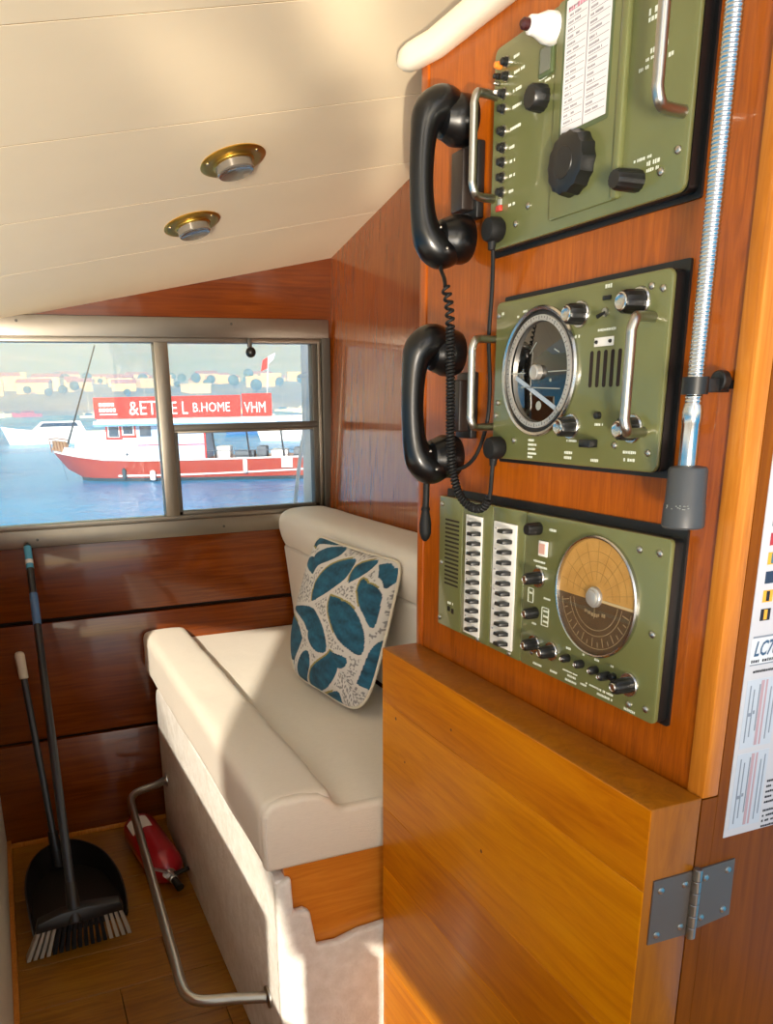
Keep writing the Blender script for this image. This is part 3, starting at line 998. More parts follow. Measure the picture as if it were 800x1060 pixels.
c0 = DC + OUT * 0.0006
R = 0.0692
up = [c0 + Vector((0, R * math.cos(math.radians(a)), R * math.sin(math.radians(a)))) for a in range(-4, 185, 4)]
part('amber_reflection', MB().prism(up, OUT * 0.0004), M_DIALREFLECT, dl, label='amber reflection painted over the upper half of the dial')  # bright reflection in the dial, painted on as an amber half disc
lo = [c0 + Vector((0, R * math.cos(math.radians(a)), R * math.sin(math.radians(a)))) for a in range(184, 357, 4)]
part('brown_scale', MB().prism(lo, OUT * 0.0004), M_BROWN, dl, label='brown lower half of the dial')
ln = MB()
c1 = DC + OUT * 0.0011
for k in range(-8, 9):
    a0 = math.radians(-90 + k * 9.5)
    u, w = Vector((0, math.cos(a0), math.sin(a0))), Vector((0, -math.sin(a0), math.cos(a0)))
    r0 = 0.055 if k % 2 else 0.050
    q = [c1 + u * r0 - w * .0005, c1 + u * 0.061 - w * .0005, c1 + u * 0.061 + w * .0005, c1 + u * r0 + w * .0005]
    ln.prism(q, OUT * 0.0002)
for rr in (0.040, 0.047, 0.0625):
    for k in range(30):
        a0, a1 = math.radians(188 + k * 5.4), math.radians(188 + (k + 0.9) * 5.4)
        q = [c1 + Vector((0, r_ * math.cos(a_), r_ * math.sin(a_))) for r_, a_ in ((rr, a0), (rr, a1), (rr + .0008, a1), (rr + .0008, a0))]
        ln.prism(q, OUT * 0.0002)
for k in range(6):
    marks(ln, 0.786 - k * 0.0062, 0.9050 - abs(k - 2.5) * -0.0012, 0.0045, 0.0045, c1.x)
ln.box(c1.x - 0.0002, c1.x, 0.7680, 0.7690, 0.901, 0.922)
part('scale_print', ln, plain('cream dial print', '#a08c68', 0.6), dl, kind='stuff')
ln = MB()
for rr in (0.030, 0.042, 0.054):
    for k in range(30):
        a0, a1 = math.radians(3 + k * 5.8), math.radians(3 + (k + 0.95) * 5.8)
        q = [c1 + Vector((0, r_ * math.cos(a_), r_ * math.sin(a_))) for r_, a_ in ((rr, a0), (rr, a1), (rr + .0006, a1), (rr + .0006, a0))]
        ln.prism(q, OUT * 0.0002)
for k in range(9):
    a0 = math.radians(12 + k * 19.5)
    u, w = Vector((0, math.cos(a0), math.sin(a0))), Vector((0, -math.sin(a0), math.cos(a0)))
    q = [c1 + u * .020 - w * .0003, c1 + u * 0.066 - w * .0003, c1 + u * 0.066 + w * .0003, c1 + u * .020 + w * .0003]
    ln.prism(q, OUT * 0.0002)
part('scale_print', ln, plain('tan dial print', '#a07c40', 0.6), dl, kind='stuff')
part('dial_bar', MB().box(c1.x - 0.0008, c1.x, 0.7005, 0.757, 0.9235, 0.9262), plain('pale dial bar', '#c8b48a', 0.5), dl)
part('hub', MB().lathe(DC, OUT, [(0, 0.0125), (0.004, 0.0125), (0.0055, 0.0115), (0.006, 0.009), (0.0085, 0.0088), (0.009, 0.007), (0.009, 0.001)], 28), M_DIALRING, dl, label='silver dial hub')
part('dial_pane', MB().lathe(DC, OUT, [(0.0042, 0.0695), (0.0046, 0.0694), (0.0046, 0.0128), (0.0042, 0.0128)], 64, closed=True), M_DIALGLASS, dl)
for y, z in ((0.7026, 0.9942), (0.6720, 0.9946), (0.6720, 0.9052), (0.6715, 0.8184), (0.6984, 0.8150), (1.1434, 0.9990), (1.1432, 0.9063), (1.1455, 0.8154), (1.0280, 0.8075), (0.9440, 0.8085), (0.890, 0.8260)):
    screw(R3, y, z, 0.0040)

# ------------------------------------------------------------------ handsets, cradles, cords
def handset(label, dx, dz, y, cord_tail):
    t = thing('handset', label, 'handset', (PX - 0.08, y, 1.33 + dz), 'handsets on the bulkhead')
    P = [(.622, 1.5240, .0220), (.604, 1.5270, .0255), (.586, 1.5170, .0235), (.5775, 1.4930, .0180), (.5745, 1.4400, .0160), (.5785, 1.3920, .0175), (.588, 1.3660, .0225), (.604, 1.3540, .0250), (.622, 1.3570, .0220)]
    pp = smooth_path([(x + dx, y, z + dz, r) for x, z, r in P], 6)
    part('grip', MB().tube([q[:3] for q in pp], [q[3] for q in pp], 18, sy=1.0), M_BAKELITE, t, angle=60)
    for z, nm, tilt in ((1.513, 'earpiece', 0.0), (1.368, 'mouthpiece', 0.0)):
        c = Vector((0.600 + dx, y, z + dz))
        e = part(nm, MB().lathe(c, (1, 0, tilt), [(0, 0.016), (0.004, 0.024), (0.016, 0.0285), (0.022, 0.0315), (0.040, 0.0315), (0.046, 0.029), (0.046, 0.006)], 32), M_BAKELITE, t)
    for px_, py_, pz_ in ((.594, .0205, 1.378), (.602, .0245, 1.352), (.592, .0215, 1.520)):
        part('screw', MB().ball((px_ + dx, y - py_, pz_ + dz), 0.0022, 8, 6), M_STEEL, t)
    return t


def cradle(label, y, z0, z1, x0):
    t = thing('handset_cradle', label, 'cradle', (PX, y, z0), 'handset cradles')
    m = MB().box(x0, PX - 0.012, y - 0.016, y + 0.016, z0, z1)
    part('block', m, plain('dark brown plastic', '#241c18', 0.35), t, bevel=0.003)
    part('back_plate', MB().box(PX - 0.0125, PX, y - 0.022, y + 0.022, z0 - 0.010, z1 + 0.010), M_BLACK, t, bevel=0.003)
    return t


HS1 = handset('upper black bakelite handset hanging in its cradle beside the topmost radio', 0.0, 0.0, 1.100, None)
HS2 = handset('lower black bakelite handset hanging behind a coiled cord beside the middle radio', -0.011, -0.2935, 1.100, None)
cradle('dark cradle block behind the upper handset', 1.100, 1.4025, 1.4775, 0.628)
cradle('dark cradle block behind the lower handset', 1.100, 1.1100, 1.1830, 0.631)


def coil(p0, p1, turns, R, r, n=8, per=12, sag=None):
    """A coiled cord following the smooth path p0..p1 (a list of points)."""
    path = [Vector(q) for q in smooth_path(p0, 24)]
    L = [0.0]
    for a, b in zip(path, path[1:]):
        L.append(L[-1] + (b - a).length)
    tot = L[-1]
    out = []
    N = turns * per
    j = 0
    for i in range(N + 1):
        s = tot * i / N
        while j < len(L) - 2 and L[j + 1] < s:
            j += 1
        k = (s - L[j]) / max(1e-9, L[j + 1] - L[j])
        c = path[j].lerp(path[j + 1], k)
        t = (path[min(j + 2, len(path) - 1)] - path[max(j - 1, 0)]).normalized()
        u = t.cross(Vector((0, 1, 0.15))).normalized()
        w = t.cross(u)
        a = 2 * math.pi * i / per
        out.append(c + (u * math.cos(a) + w * math.sin(a)) * R)
    return MB().tube(out, r, n)


# cord of the upper handset: straight tail, open coils, tight coils, loop to the plug of the middle radio
cd = part('cord', MB().tube(smooth_path([(0.6050, 1.098, 1.342), (0.5985, 1.085, 1.326), (0.5895, 1.060, 1.312), (0.5840, 1.047, 1.300)], 6), 0.0026, 8), M_RUBBER, HS1, label='black coiled cord looping down to the plug of the middle radio')
part('open_coil', coil([(0.5840, 1.047, 1.300), (0.5870, 1.042, 1.280), (0.5890, 1.040, 1.250)], None, 5, 0.0048, 0.0021), M_RUBBER, cd)
part('tight_coil', coil([(0.5890, 1.040, 1.250), (0.5912, 1.040, 1.173), (0.5925, 1.040, 1.110), (0.5975, 1.040, 1.060), (0.6060, 1.035, 1.026), (0.6170, 1.022, 1.009), (0.6250, 1.005, 1.008), (0.6280, 0.990, 1.022)], None, 62, 0.0046, 0.0021, 6, 10), M_RUBBER, cd)
part('lead', MB().tube(smooth_path([(0.6280, 0.990, 1.022), (0.6270, 0.986, 1.038), (0.6250, 0.981, 1.060), (0.6260, 0.981, 1.078)], 6), 0.0030, 8), M_RUBBER, cd)
# lead of the lower handset: from the plug of the upper radio down behind the handle to the handset
cd2 = part('cord', MB().tube(smooth_path([(0.628, 1.004, 1.349), (0.631, 1.006, 1.334), (0.640, 1.020, 1.294), (0.645, 1.032, 1.234), (0.643, 1.022, 1.171), (0.638, 1.020, 1.120), (0.633, 1.040, 1.076), (0.624, 1.070, 1.058), (0.606, 1.088, 1.064)], 8), 0.0028, 8), M_RUBBER, HS2, label='smooth black lead from the plug of the topmost radio')


def plug(label, y, z, cord):
    m = MB()
    m.lathe((FX, y, z), OUT, [(0.0, 0.0125), (0.004, 0.0150), (0.016, 0.0150), (0.021, 0.0135), (0.022, 0.010), (0.022, 0.002)], 28)
    m.cyl((FX - 0.012, y, z - 0.011), (FX - 0.013, y, z - 0.024), 0.0062, 0.0045, 12)
    return part('plug', m, M_RUBBER, cord, label=label)


plug('round black plug on the lower left corner of the topmost radio', 1.0040, 1.3635, cd2)
plug('round black plug on the lower left corner of the middle radio', 0.9830, 1.0915, cd)
# pendant below the lower handset
pd = part('strain_relief', MB().tube(smooth_path([(0.5975, 1.108, 1.058), (0.5980, 1.118, 1.040), (0.5982, 1.120, 1.014), (0.5975, 1.120, 0.996)], 5), 0.0050, 10), M_RUBBER, HS2, label='black tapered strain relief dangling below the handset')
part('sleeve', MB().lathe((0.5975, 1.120, 1.000), (0, 0, -1), [(0, 0.0055), (0.004, 0.0072), (0.007, 0.0060), (0.012, 0.0068), (0.026, 0.0092), (0.040, 0.0090), (0.049, 0.0062), (0.053, 0.002)], 18), M_RUBBER, pd)

# ------------------------------------------------------------------ gooseneck lamp
gl = thing('gooseneck_lamp', 'chrome gooseneck lamp with dark grey head hanging at the near edge of the bulkhead', 'lamp', (0.62, 0.6275, 1.03))
prof = []
z = 0.0
while z < 0.72:
    prof += [(z, 0.0072), (z + 0.0010, 0.0078), (z + 0.0022, 0.0078), (z + 0.0030, 0.0071)]
    z += 0.0036
part('gooseneck', MB().lathe((0.6205, 0.6280, 1.134), (0.004, 0.0006, 1), prof, 16), M_CHROME, gl, angle=70)
part('sleeve', MB().lathe((0.6202, 0.6272, 1.140), (0, 0, -1), [(-0.006, 0.0082), (0, 0.0092), (0.010, 0.0092), (0.011, 0.0086), (0.056, 0.0086)], 24), M_CHROME, gl)
hd = part('head', MB().lathe((0.6200, 0.6252, 1.0900), (0, 0, -1), [(0, 0.009), (0.0015, 0.0165), (0.004, 0.0180), (0.036, 0.0188), (0.0375, 0.0195), (0.058, 0.0200), (0.060, 0.0185), (0.056, 0.0170), (0.030, 0.010)], 32), M_LAMPHEAD, gl)
mk = MB()
rnd = random.Random(5)
for k in range(14):
    a = math.radians(200 + rnd.uniform(-30, 40))
    p = Vector((0.6200 + 0.0192 * math.cos(a), 0.6252 + 0.0192 * math.sin(a), 1.0535 - rnd.uniform(0, 0.004)))
    mk.ball(p, 0.0011, 6, 4, (1, 1, 0.5))
part('paint_wear', mk, M_GREYP, hd, kind='stuff')
cl = thing('cable_clip', 'black clip with round thumb screw holding the gooseneck lamp to the bulkhead', 'clip', (PX, 0.64, 1.163))
part('clamp', MB().lathe((0.6207, 0.6279, 1.1555), (0, 0, 1), [(0, 0.0090), (0.0, 0.0120), (0.016, 0.0120), (0.016, 0.0090)], 20, closed=True), M_BLACK, cl)
part('arm', MB().box(0.630, PX, 0.6235, 0.6335, 1.157, 1.170), M_BLACK, cl, bevel=0.001)
part('tab', MB().box(PX - 0.003, PX, 0.6190, 0.6260, 1.160, 1.168), M_BLACK, cl)
part('thumb_screw', MB().lathe((PX, 0.6270, 1.1675), OUT, [(0, 0.005), (0.006, 0.005), (0.006, 0.0098), (0.013, 0.0098), (0.014, 0.0085), (0.014, 0.001)], 24), M_BLACK, cl)

# ------------------------------------------------------------------ hinged cupboard front
M_KNOT = plain('dark wood knot', '#5a2c08', 0.5)
CU0, CU1, CY0, CY1, CZ = 0.587, 0.6535, 0.594, 1.2545, 0.741
cu = thing('wooden_cupboard', 'thick golden brown wooden flap cupboard hinged at the corner below the radios', 'cupboard', (0.62, 0.92, LOW))
part('core', MB().box(CU0 + 0.010, CU1, CY0 + 0.012, CY1 - 0.001, LOW, CZ - 0.010), M_CUPEDGE, cu)
seams = (CZ - 0.0008, 0.6430, 0.4330, 0.3060, 0.10, -0.05, LOW)
for i, (a, b) in enumerate(zip(seams, seams[1:])):
    part('plank', MB().box(CU0, CU0 + 0.0105, CY0 + 0.0006, CY1, b + 0.0003, a - 0.0003), M_CUP if i % 2 else M_CUP2, cu, bevel=0.0007, seg=1)
part('top_board', MB().box(CU0 + 0.0008, CU1 + 0.0020, CY0 + 0.0006, CY1, CZ - 0.010, CZ), M_CUPEDGE, cu, bevel=0.001, label='brown top board')
part('end_board', MB().box(CU0 + 0.0006, CU1 + 0.001, CY0, CY0 + 0.012, LOW, CZ - 0.0006), M_CUPEDGE, cu, bevel=0.001, label='brown end board')
hg = part('hinge', MB().lathe((0.6560, 0.5885, 0.5700), (0, 0, 1), [(0, 0.0040), (0.0880, 0.0040)], 16), M_HINGE, cu, label='dark nickel butt hinge')
part('leaf', MB().prism([(0.5985, 0.594, 0.5745), (0.6530, 0.594, 0.5730), (0.6530, 0.594, 0.6540), (0.5988, 0.594, 0.6545)], (0, -0.0022, 0)), M_HINGE, hg)
part('leaf', MB().prism([(0.6600, 0.5938, 0.5760), (0.7158, 0.5938, 0.5820), (0.7135, 0.5938, 0.6550), (0.6600, 0.5938, 0.6540)], (0, -0.0022, 0)), M_HINGE, hg)
kn = MB()
for k in range(6):
    z0 = 0.5700 + k * 0.0147
    kn.lathe((0.6560, 0.5885, z0), (0, 0, 1), [(0.0006, 0.0046), (0.0010, 0.0050), (0.0137, 0.0050), (0.0141, 0.0046)], 16)
part('knuckle', kn, M_STEEL, hg)
for x, z in ((0.609, 0.641), (0.643, 0.640), (0.609, 0.585), (0.643, 0.586), (0.672, 0.641), (0.7045, 0.643), (0.672, 0.590), (0.7045, 0.592)):
    part('screw', MB().lathe((x, 0.5916, z), (0, -1, 0), [(0, 0.0042), (0.0010, 0.0038), (0.0016, 0.002)], 12), M_STEEL, hg)
for y, z, r in ((1.010, 0.676, 0.0025), (1.200, 0.626, 0.003), (1.165, 0.558, 0.0022), (0.915, 0.520, 0.003)):
    part('knot', MB().lathe((CU0 + 0.0001, y, z), OUT, [(0, r), (0.0002, r), (0.0002, r * 0.3)], 10), M_KNOT, cu)

# ------------------------------------------------------------------ poster on the side board
PY = 0.5938
po = solo('poster', MB().box(0.6925, 0.990, PY - 0.0008, PY, 0.685, 1.130), plain('grey white poster paper', '#bdbcc0', 0.75), 'white safety poster with signal flags and a blue heading on dark wood', 'poster')
def flat(mb, x0, x1, z0, z1, lift=0.0003):
    return mb.box(x0, x1, PY - 0.0008 - lift, PY - 0.0006, z0, z1)
inks = {k: plain('poster ink ' + k, c, 0.7) for k, c in dict(blue='#3c5a78', red='#a8303a', yellow='#d8a030', black='#1a1a22', teal='#4a6c74', navy='#24364e', grey='#7c8490', pale='#b4bcc6', rose='#b09298', frame='#ccd0d4').items()}
flags = {k: MB() for k in ('blue', 'red', 'yellow', 'black', 'teal', 'navy')}
cols = ['navy', 'red', 'black', 'teal', 'yellow', 'black', 'navy', 'teal', 'yellow']
for c in range(12):
    for r in range(9):
        x0 = 0.7035 + c * 0.022
        z0 = 0.932 + r * 0.0195
        k = cols[(r * 2 + c * 5 + 2) % 9]
        k2 = cols[(r + c * 3 + 4) % 9]
        flat(flags[k], x0, x0 + 0.0135, z0, z0 + 0.0125)
        flat(flags[k2], x0 + 0.0045, x0 + 0.009, z0 + 0.001, z0 + 0.0115, 0.0005)
for k, mb in flags.items():
    if mb.v:
        part('signal_flags', mb, inks[k], po, kind='stuff')
pf = MB()
flat(pf, 0.698, 0.988, 0.914, 0.9158)
flat(pf, 0.698, 0.988, 0.884, 0.8853)
part('printed_rule', pf, inks['grey'], po)
part('heading_band', flat(MB(), 0.6970, 0.988, 0.8856, 0.9135, 0.0002), inks['frame'], po)


def lettering(text, size, italic=0.0, bold=0.0):
    cu_ = bpy.data.curves.new('lettering', 'FONT')
    cu_.body = text
    cu_.size = size
    cu_.shear = italic
    cu_.offset = bold * size
    cu_.resolution_u = 2
    o = bpy.data.objects.new('lettering', cu_)
    SC.collection.objects.link(o)
    dg = bpy.context.evaluated_depsgraph_get()
    me = o.evaluated_get(dg).to_mesh()
    vs = [v.co.copy() for v in me.vertices]
    fs = [tuple(p.vertices) for p in me.polygons]
    bpy.data.objects.remove(o)
    bpy.data.curves.remove(cu_)
    return vs, fs


vs, fs = lettering('LC76M', 0.0225, 0.30, 0.02)
hm = MB()
hm.add([(0.7005 + v.x * 0.66, PY - 0.0015, 0.8945 + v.y) for v in vs], fs)
part('heading', hm, inks['blue'], po, flat=True)
tx = MB()
def tline(x0, x1, z, h, seed):
    r = random.Random(seed)
    x = x0
    while x < x1:
        w = h * r.uniform(0.5, 0.9)
        if r.random() > 0.12:
            flat(tx, x, min(x + w, x1), z, z + h * r.uniform(0.8, 1.0))
        x += w + h * 0.25
tline(0.699, 0.985, 0.8870, 0.0035, 1)
tline(0.704, 0.985, 0.8755, 0.0030, 2)
for i in range(9):
    tline(0.7475, 0.985, 0.742 - i * 0.0065 - (0.004 if i > 4 else 0), 0.0028, 20 + i)
for i in range(4):
    tline(0.7560, 0.985, 0.805 - i * 0.012, 0.004, 40 + i)
part('printed_text', tx, inks['black'], po, kind='stuff')
pnl = MB()
flat(pnl, 0.698, 0.7435, 0.790, 0.868)
flat(pnl, 0.698, 0.7435, 0.694, 0.784)
flat(pnl, 0.748, 0.985, 0.815, 0.868)
part('printed_panel', pnl, inks['pale'], po)
st = MB()
for z0, z1 in ((0.797, 0.862), (0.700, 0.778)):
    for i, x in enumerate((0.703, 0.7085, 0.716, 0.7325, 0.738)):
        flat(st, x, x + 0.0016, z0 + 0.006 * (i % 3), z1 - 0.005 * (i % 2), 0.0005)
    flat(st, 0.7045, 0.7085, z0 + 0.030, z0 + 0.034, 0.0006)
    flat(st, 0.7110, 0.7135, z0 + 0.032, z0 + 0.036, 0.0006)
for i in range(14):
    flat(st, 0.755 + i * 0.016, 0.763 + i * 0.016, 0.822 + 0.004 * (i % 3), 0.860 - 0.006 * (i % 4), 0.0005)
part('printed_drawing', st, inks['grey'], po, kind='stuff')
st = MB()
for z0, z1 in ((0.792, 0.866), (0.696, 0.782)):
    flat(st, 0.7185, 0.7225, z0, z1, 0.0006)
    flat(st, 0.7250, 0.7275, z0, z1, 0.0006)
part('printed_drawing', st, inks['rose'], po, kind='stuff')

FRAME = 'room'
# ------------------------------------------------------------------ bench: base, cushions, rail
def pad(x0, x1, y0, y1, z0, z1, r, step=0.02, wob=0.0015, seed=0, top_fn=None):
    """A rounded upholstered block on a fine grid, slightly uneven."""
    nx, ny, nz = (max(3, int((b - a) / step)) for a, b in ((x0, x1), (y0, y1), (z0, z1)))
    ids, vs, fs = {}, [], []

    def vid(i, j, k):
        key = (i, j, k)
        if key not in ids:
            def warp(t):
                return 0.5 - 0.5 * math.cos(math.pi * t) if False else t
            p = Vector((x0 + (x1 - x0) * i / nx, y0 + (y1 - y0) * j / ny, z0 + (z1 - z0) * k / nz))
            q = Vector((min(max(p.x, x0 + r), x1 - r), min(max(p.y, y0 + r), y1 - r), min(max(p.z, z0 + r), z1 - r)))
            d = p - q
            if d.length > 1e-9:
                p = q + d.normalized() * r if sum(abs(c) > 1e-9 for c in d) > 1 else p
            n = noise.noise((p.x * 11 + seed, p.y * 9, p.z * 11)) * wob
            p = p + Vector((n, n * 0.5, n))
            if top_fn and k == nz:
                p.z += top_fn(p.x, p.y)
            ids[key] = len(vs)
            vs.append(p)
        return ids[key]

    for j in range(ny):
        for i in range(nx):
            fs.append((vid(i, j, 0), vid(i, j + 1, 0), vid(i + 1, j + 1, 0), vid(i + 1, j, 0)))
            fs.append((vid(i, j, nz), vid(i + 1, j, nz), vid(i + 1, j + 1, nz), vid(i, j + 1, nz)))
    for k in range(nz):
        for i in range(nx):
            fs.append((vid(i, 0, k), vid(i + 1, 0, k), vid(i + 1, 0, k + 1), vid(i, 0, k + 1)))
            fs.append((vid(i, ny, k), vid(i, ny, k + 1), vid(i + 1, ny, k + 1), vid(i + 1, ny, k)))
        for j in range(ny):
            fs.append((vid(0, j, k), vid(0, j, k + 1), vid(0, j + 1, k + 1), vid(0, j + 1, k)))
            fs.append((vid(nx, j, k), vid(nx, j + 1, k), vid(nx, j + 1, k + 1), vid(nx, j, k + 1)))
    return MB().add(vs, fs)


bs = thing('bench_base', 'white painted bench base with a stepped end and an orange plywood riser', 'bench', (0.46, 1.6, 0.0))
# long side: a panel with a rounded far top corner
out = [(1.085, 0.0), (2.14, 0.0), (2.14, 0.385)]
out += [(2.14 - 0.055 + 0.055 * math.cos(math.radians(a)), 0.380 + 0.055 * math.sin(math.radians(a))) for a in range(10, 91, 16)]
out += [(1.085, 0.437)]
part('side_panel', MB().prism([(0.320, a, b) for a, b in out], (0.026, 0, 0)), M_PLASTER, bs, bevel=0.006, seg=3, label='white side panel facing the gangway')
# stepped, rough end wall
end = [(0.320, 0.0), (0.320, 0.430), (0.346, 0.442), (0.3485, 0.378), (0.366, 0.379), (0.376, 0.372), (0.3855, 0.305), (0.42, 0.302), (0.46, 0.312), (0.52, 0.316), (0.555, 0.318), (0.555, 0.0)]
part('end_wall', MB().prism([(x, 1.0765, z) for x, z in end], (0, 0.018, 0)), M_PLASTER, bs, bevel=0.007, seg=3, label='rough white end wall with a stepped edge')
part('riser', MB().prism([(0.3385, 1.0955, 0.452), (0.347, 1.0955, 0.37), (0.372, 1.0955, 0.372), (0.384, 1.0955, 0.29), (0.60, 1.0955, 0.29), (0.60, 1.0955, 0.452)], (0, 0.014, 0)), M_RISER, bs, label='orange plywood riser')
part('platform', MB().box(0.358, 0.80, 1.110, 2.185, 0.436, 0.452), M_RISER, bs)

sc_ = thing('seat_cushion', 'cream seat cushion with a padded roll along its front edge', 'cushion', (0.52, 1.6, 0.452))
m = MB()
L = [(0.425, 1.090), (0.742, 1.090), (0.742, 2.194), (0.425, 2.194)]
m.prism([(x, y, 0.4545) for x, y in L], (0, 0, 0.0845))
part('pad', m, M_SEAT, sc_, bevel=0.009, seg=4)
part('front_roll', pad(0.306, 0.4262, 1.088, 2.194, 0.4545, 0.570, 0.019, 0.0095, 0.0022, 3, lambda x, y: 0.004 * (1 - ((x - 0.37) / 0.07) ** 2)), M_SEAT, sc_, angle=180)
face = [(0.3065, 0.4545), (0.3065, 0.545), (0.310, 0.558), (0.320, 0.568), (0.340, 0.5725), (0.372, 0.5735), (0.400, 0.570), (0.418, 0.560), (0.428, 0.546), (0.440, 0.5405), (0.470, 0.5395), (0.742, 0.5395), (0.742, 0.4545)]
part('end_panel', MB().prism([(x, 1.0835, z) for x, z in face], (0, 0.024, 0)), M_SEAT, sc_, bevel=0.0105, seg=5)
part('end_seam', MB().tube([(0.3105, 1.0845, z) for z in (0.465, 0.50, 0.53, 0.55)], 0.0012, 6), M_SEATB, sc_)

bk = thing('back_cushion', 'pale backrest cushion with a rolled top leaning on the veneer wall', 'cushion', (0.78, 1.73, 0.541))
lower = [(0.760, 0.5415), (0.742, 0.5415), (0.737, 0.60), (0.727, 0.69), (0.717, 0.775), (0.760, 0.777)]
lower += [(0.838, 0.777), (0.838, 0.5415)]
part('back_pad', MB().prism([(x, 1.095, z) for x, z in lower], (0, 1.092, 0)), M_SEATB, bk, bevel=0.010, seg=3)
m = MB()
profp = [(0.716, 0.7785), (0.706, 0.800), (0.700, 0.826), (0.702, 0.850), (0.714, 0.868), (0.738, 0.878), (0.790, 0.880), (0.842, 0.874), (0.848, 0.84), (0.846, 0.7785)]
ringp = smooth_path(profp, 5)
cxp, czp = 0.775, 0.825
NS = 40
vs, fs = [], []
for i in range(NS + 1):
    t = i / NS
    yy = 1.095 + 1.093 * t
    e = min(t, 1 - t) * 1.093 / 0.022
    s_ = math.sqrt(max(0.0, 1 - (1 - min(1, e)) ** 2)) * 0.10 + 0.90
    w_ = 0.0022 * noise.noise((yy * 9, 2, 5))
    for x, z in ringp:
        vs.append((cxp + (x - cxp) * s_ + (w_ if x < 0.76 else 0), yy, czp + (z - czp) * s_ + w_))
n_ = len(ringp)
for i in range(NS):
    for k in range(n_):
        l = (k + 1) % n_
        fs.append((i * n_ + k, i * n_ + l, (i + 1) * n_ + l, (i + 1) * n_ + k))
fs += [tuple(range(n_)), tuple(NS * n_ + k for k in range(n_))]
m.add(vs, fs)
part('head_roll', m, M_SEATB, bk, angle=50)

# pillow printed with large leaves
LEAVES = [
    [(-0.075, 0.974), (0.019, 1.022), (0.176, 1.019), (0.268, 0.999), (0.12, 0.976), (-0.054, 0.943)],
    [(-0.042, 0.815), (0.123, 0.903), (0.243, 0.963), (0.387, 0.989), (0.422, 0.951), (0.345, 0.897), (0.221, 0.835), (0.169, 0.773)],
    [(0.319, 0.599), (0.291, 0.699), (0.332, 0.8), (0.427, 0.877), (0.601, 0.943), (0.634, 0.896), (0.616, 0.814), (0.532, 0.733), (0.421, 0.659)],
    [(0.682, 0.802), (0.665, 0.876), (0.709, 0.93), (0.826, 0.973), (0.825, 0.927), (0.769, 0.865), (0.702, 0.819)],
    [(0.879, 0.951), (0.958, 0.974), (1.05, 0.957), (1.05, 0.91), (0.998, 0.834), (0.967, 0.866)],
    [(0.793, 0.801), (0.805, 0.841), (0.918, 0.818), (0.979, 0.785), (0.989, 0.716), (0.984, 0.581), (0.915, 0.633), (0.832, 0.711)],
    [(0.549, 0.672), (0.711, 0.67), (0.841, 0.626), (0.931, 0.528), (0.949, 0.398), (0.847, 0.405), (0.724, 0.447), (0.617, 0.521), (0.556, 0.61)],
    [(-0.014, 0.48), (0.304, 0.543), (0.453, 0.509), (0.578, 0.409), (0.619, 0.317), (0.481, 0.294), (0.369, 0.358), (0.272, 0.442)],
    [(-0.184, 0.378), (-0.178, 0.495), (-0.117, 0.628), (-0.055, 0.626), (-0.048, 0.55), (-0.074, 0.446)],
    [(-0.045, 0.066), (-0.107, 0.223), (-0.085, 0.372), (-0.048, 0.424), (0.211, 0.375), (0.235, 0.259), (0.137, 0.139), (0.064, 0.058)],
    [(0.155, -0.05), (0.196, 0.072), (0.305, 0.209), (0.395, 0.246), (0.413, 0.158), (0.317, 0.025), (0.231, -0.048)],
    [(0.386, 0.031), (0.451, 0.142), (0.573, 0.24), (0.702, 0.308), (0.842, 0.328), (0.832, 0.25), (0.744, 0.16), (0.604, 0.055), (0.383, -0.023)],
    [(0.431, -0.063), (0.618, 0.014), (0.781, 0.076), (0.807, 0.027), (0.752, -0.069), (0.594, -0.107)],
    [(0.975, 0.20), (0.995, 0.34), (1.01, 0.44), (1.06, 0.50), (1.07, 0.22)],
]
PC = Vector((0.6373, 1.5642, 0.7063))
PEX = Vector((0.0439, -0.2924, -0.0101))
PEY = Vector((0.0814, -0.0076, 0.3126))
PN = Vector((-0.9573, -0.1523, 0.2457)).normalized()
U0, U1 = -0.075, 1.045


def seg_d(p, a, b):
    ax, ay = b[0] - a[0], b[1] - a[1]
    t = max(0.0, min(1.0, ((p[0] - a[0]) * ax + (p[1] - a[1]) * ay) / (ax * ax + ay * ay + 1e-12)))
    return math.hypot(p[0] - a[0] - ax * t, p[1] - a[1] - ay * t)


_LF = []
for pl_ in LEAVES:
    ring_ = smooth_path(pl_ + [pl_[0]], 3)[:-1]
    _LF.append((ring_, min(q[0] for q in ring_) - .05, max(q[0] for q in ring_) + .05, min(q[1] for q in ring_) - .05, max(q[1] for q in ring_) + .05))
_LC = [(sum(q[0] for q in l[0]) / len(l[0]), sum(q[1] for q in l[0]) / len(l[0])) for l in _LF]
T1, T2, TG, TW, TD = lin('#1f6480'), lin('#0a2a3c'), lin('#8f8348'), lin('#c6c2bc'), lin('#4a4850')


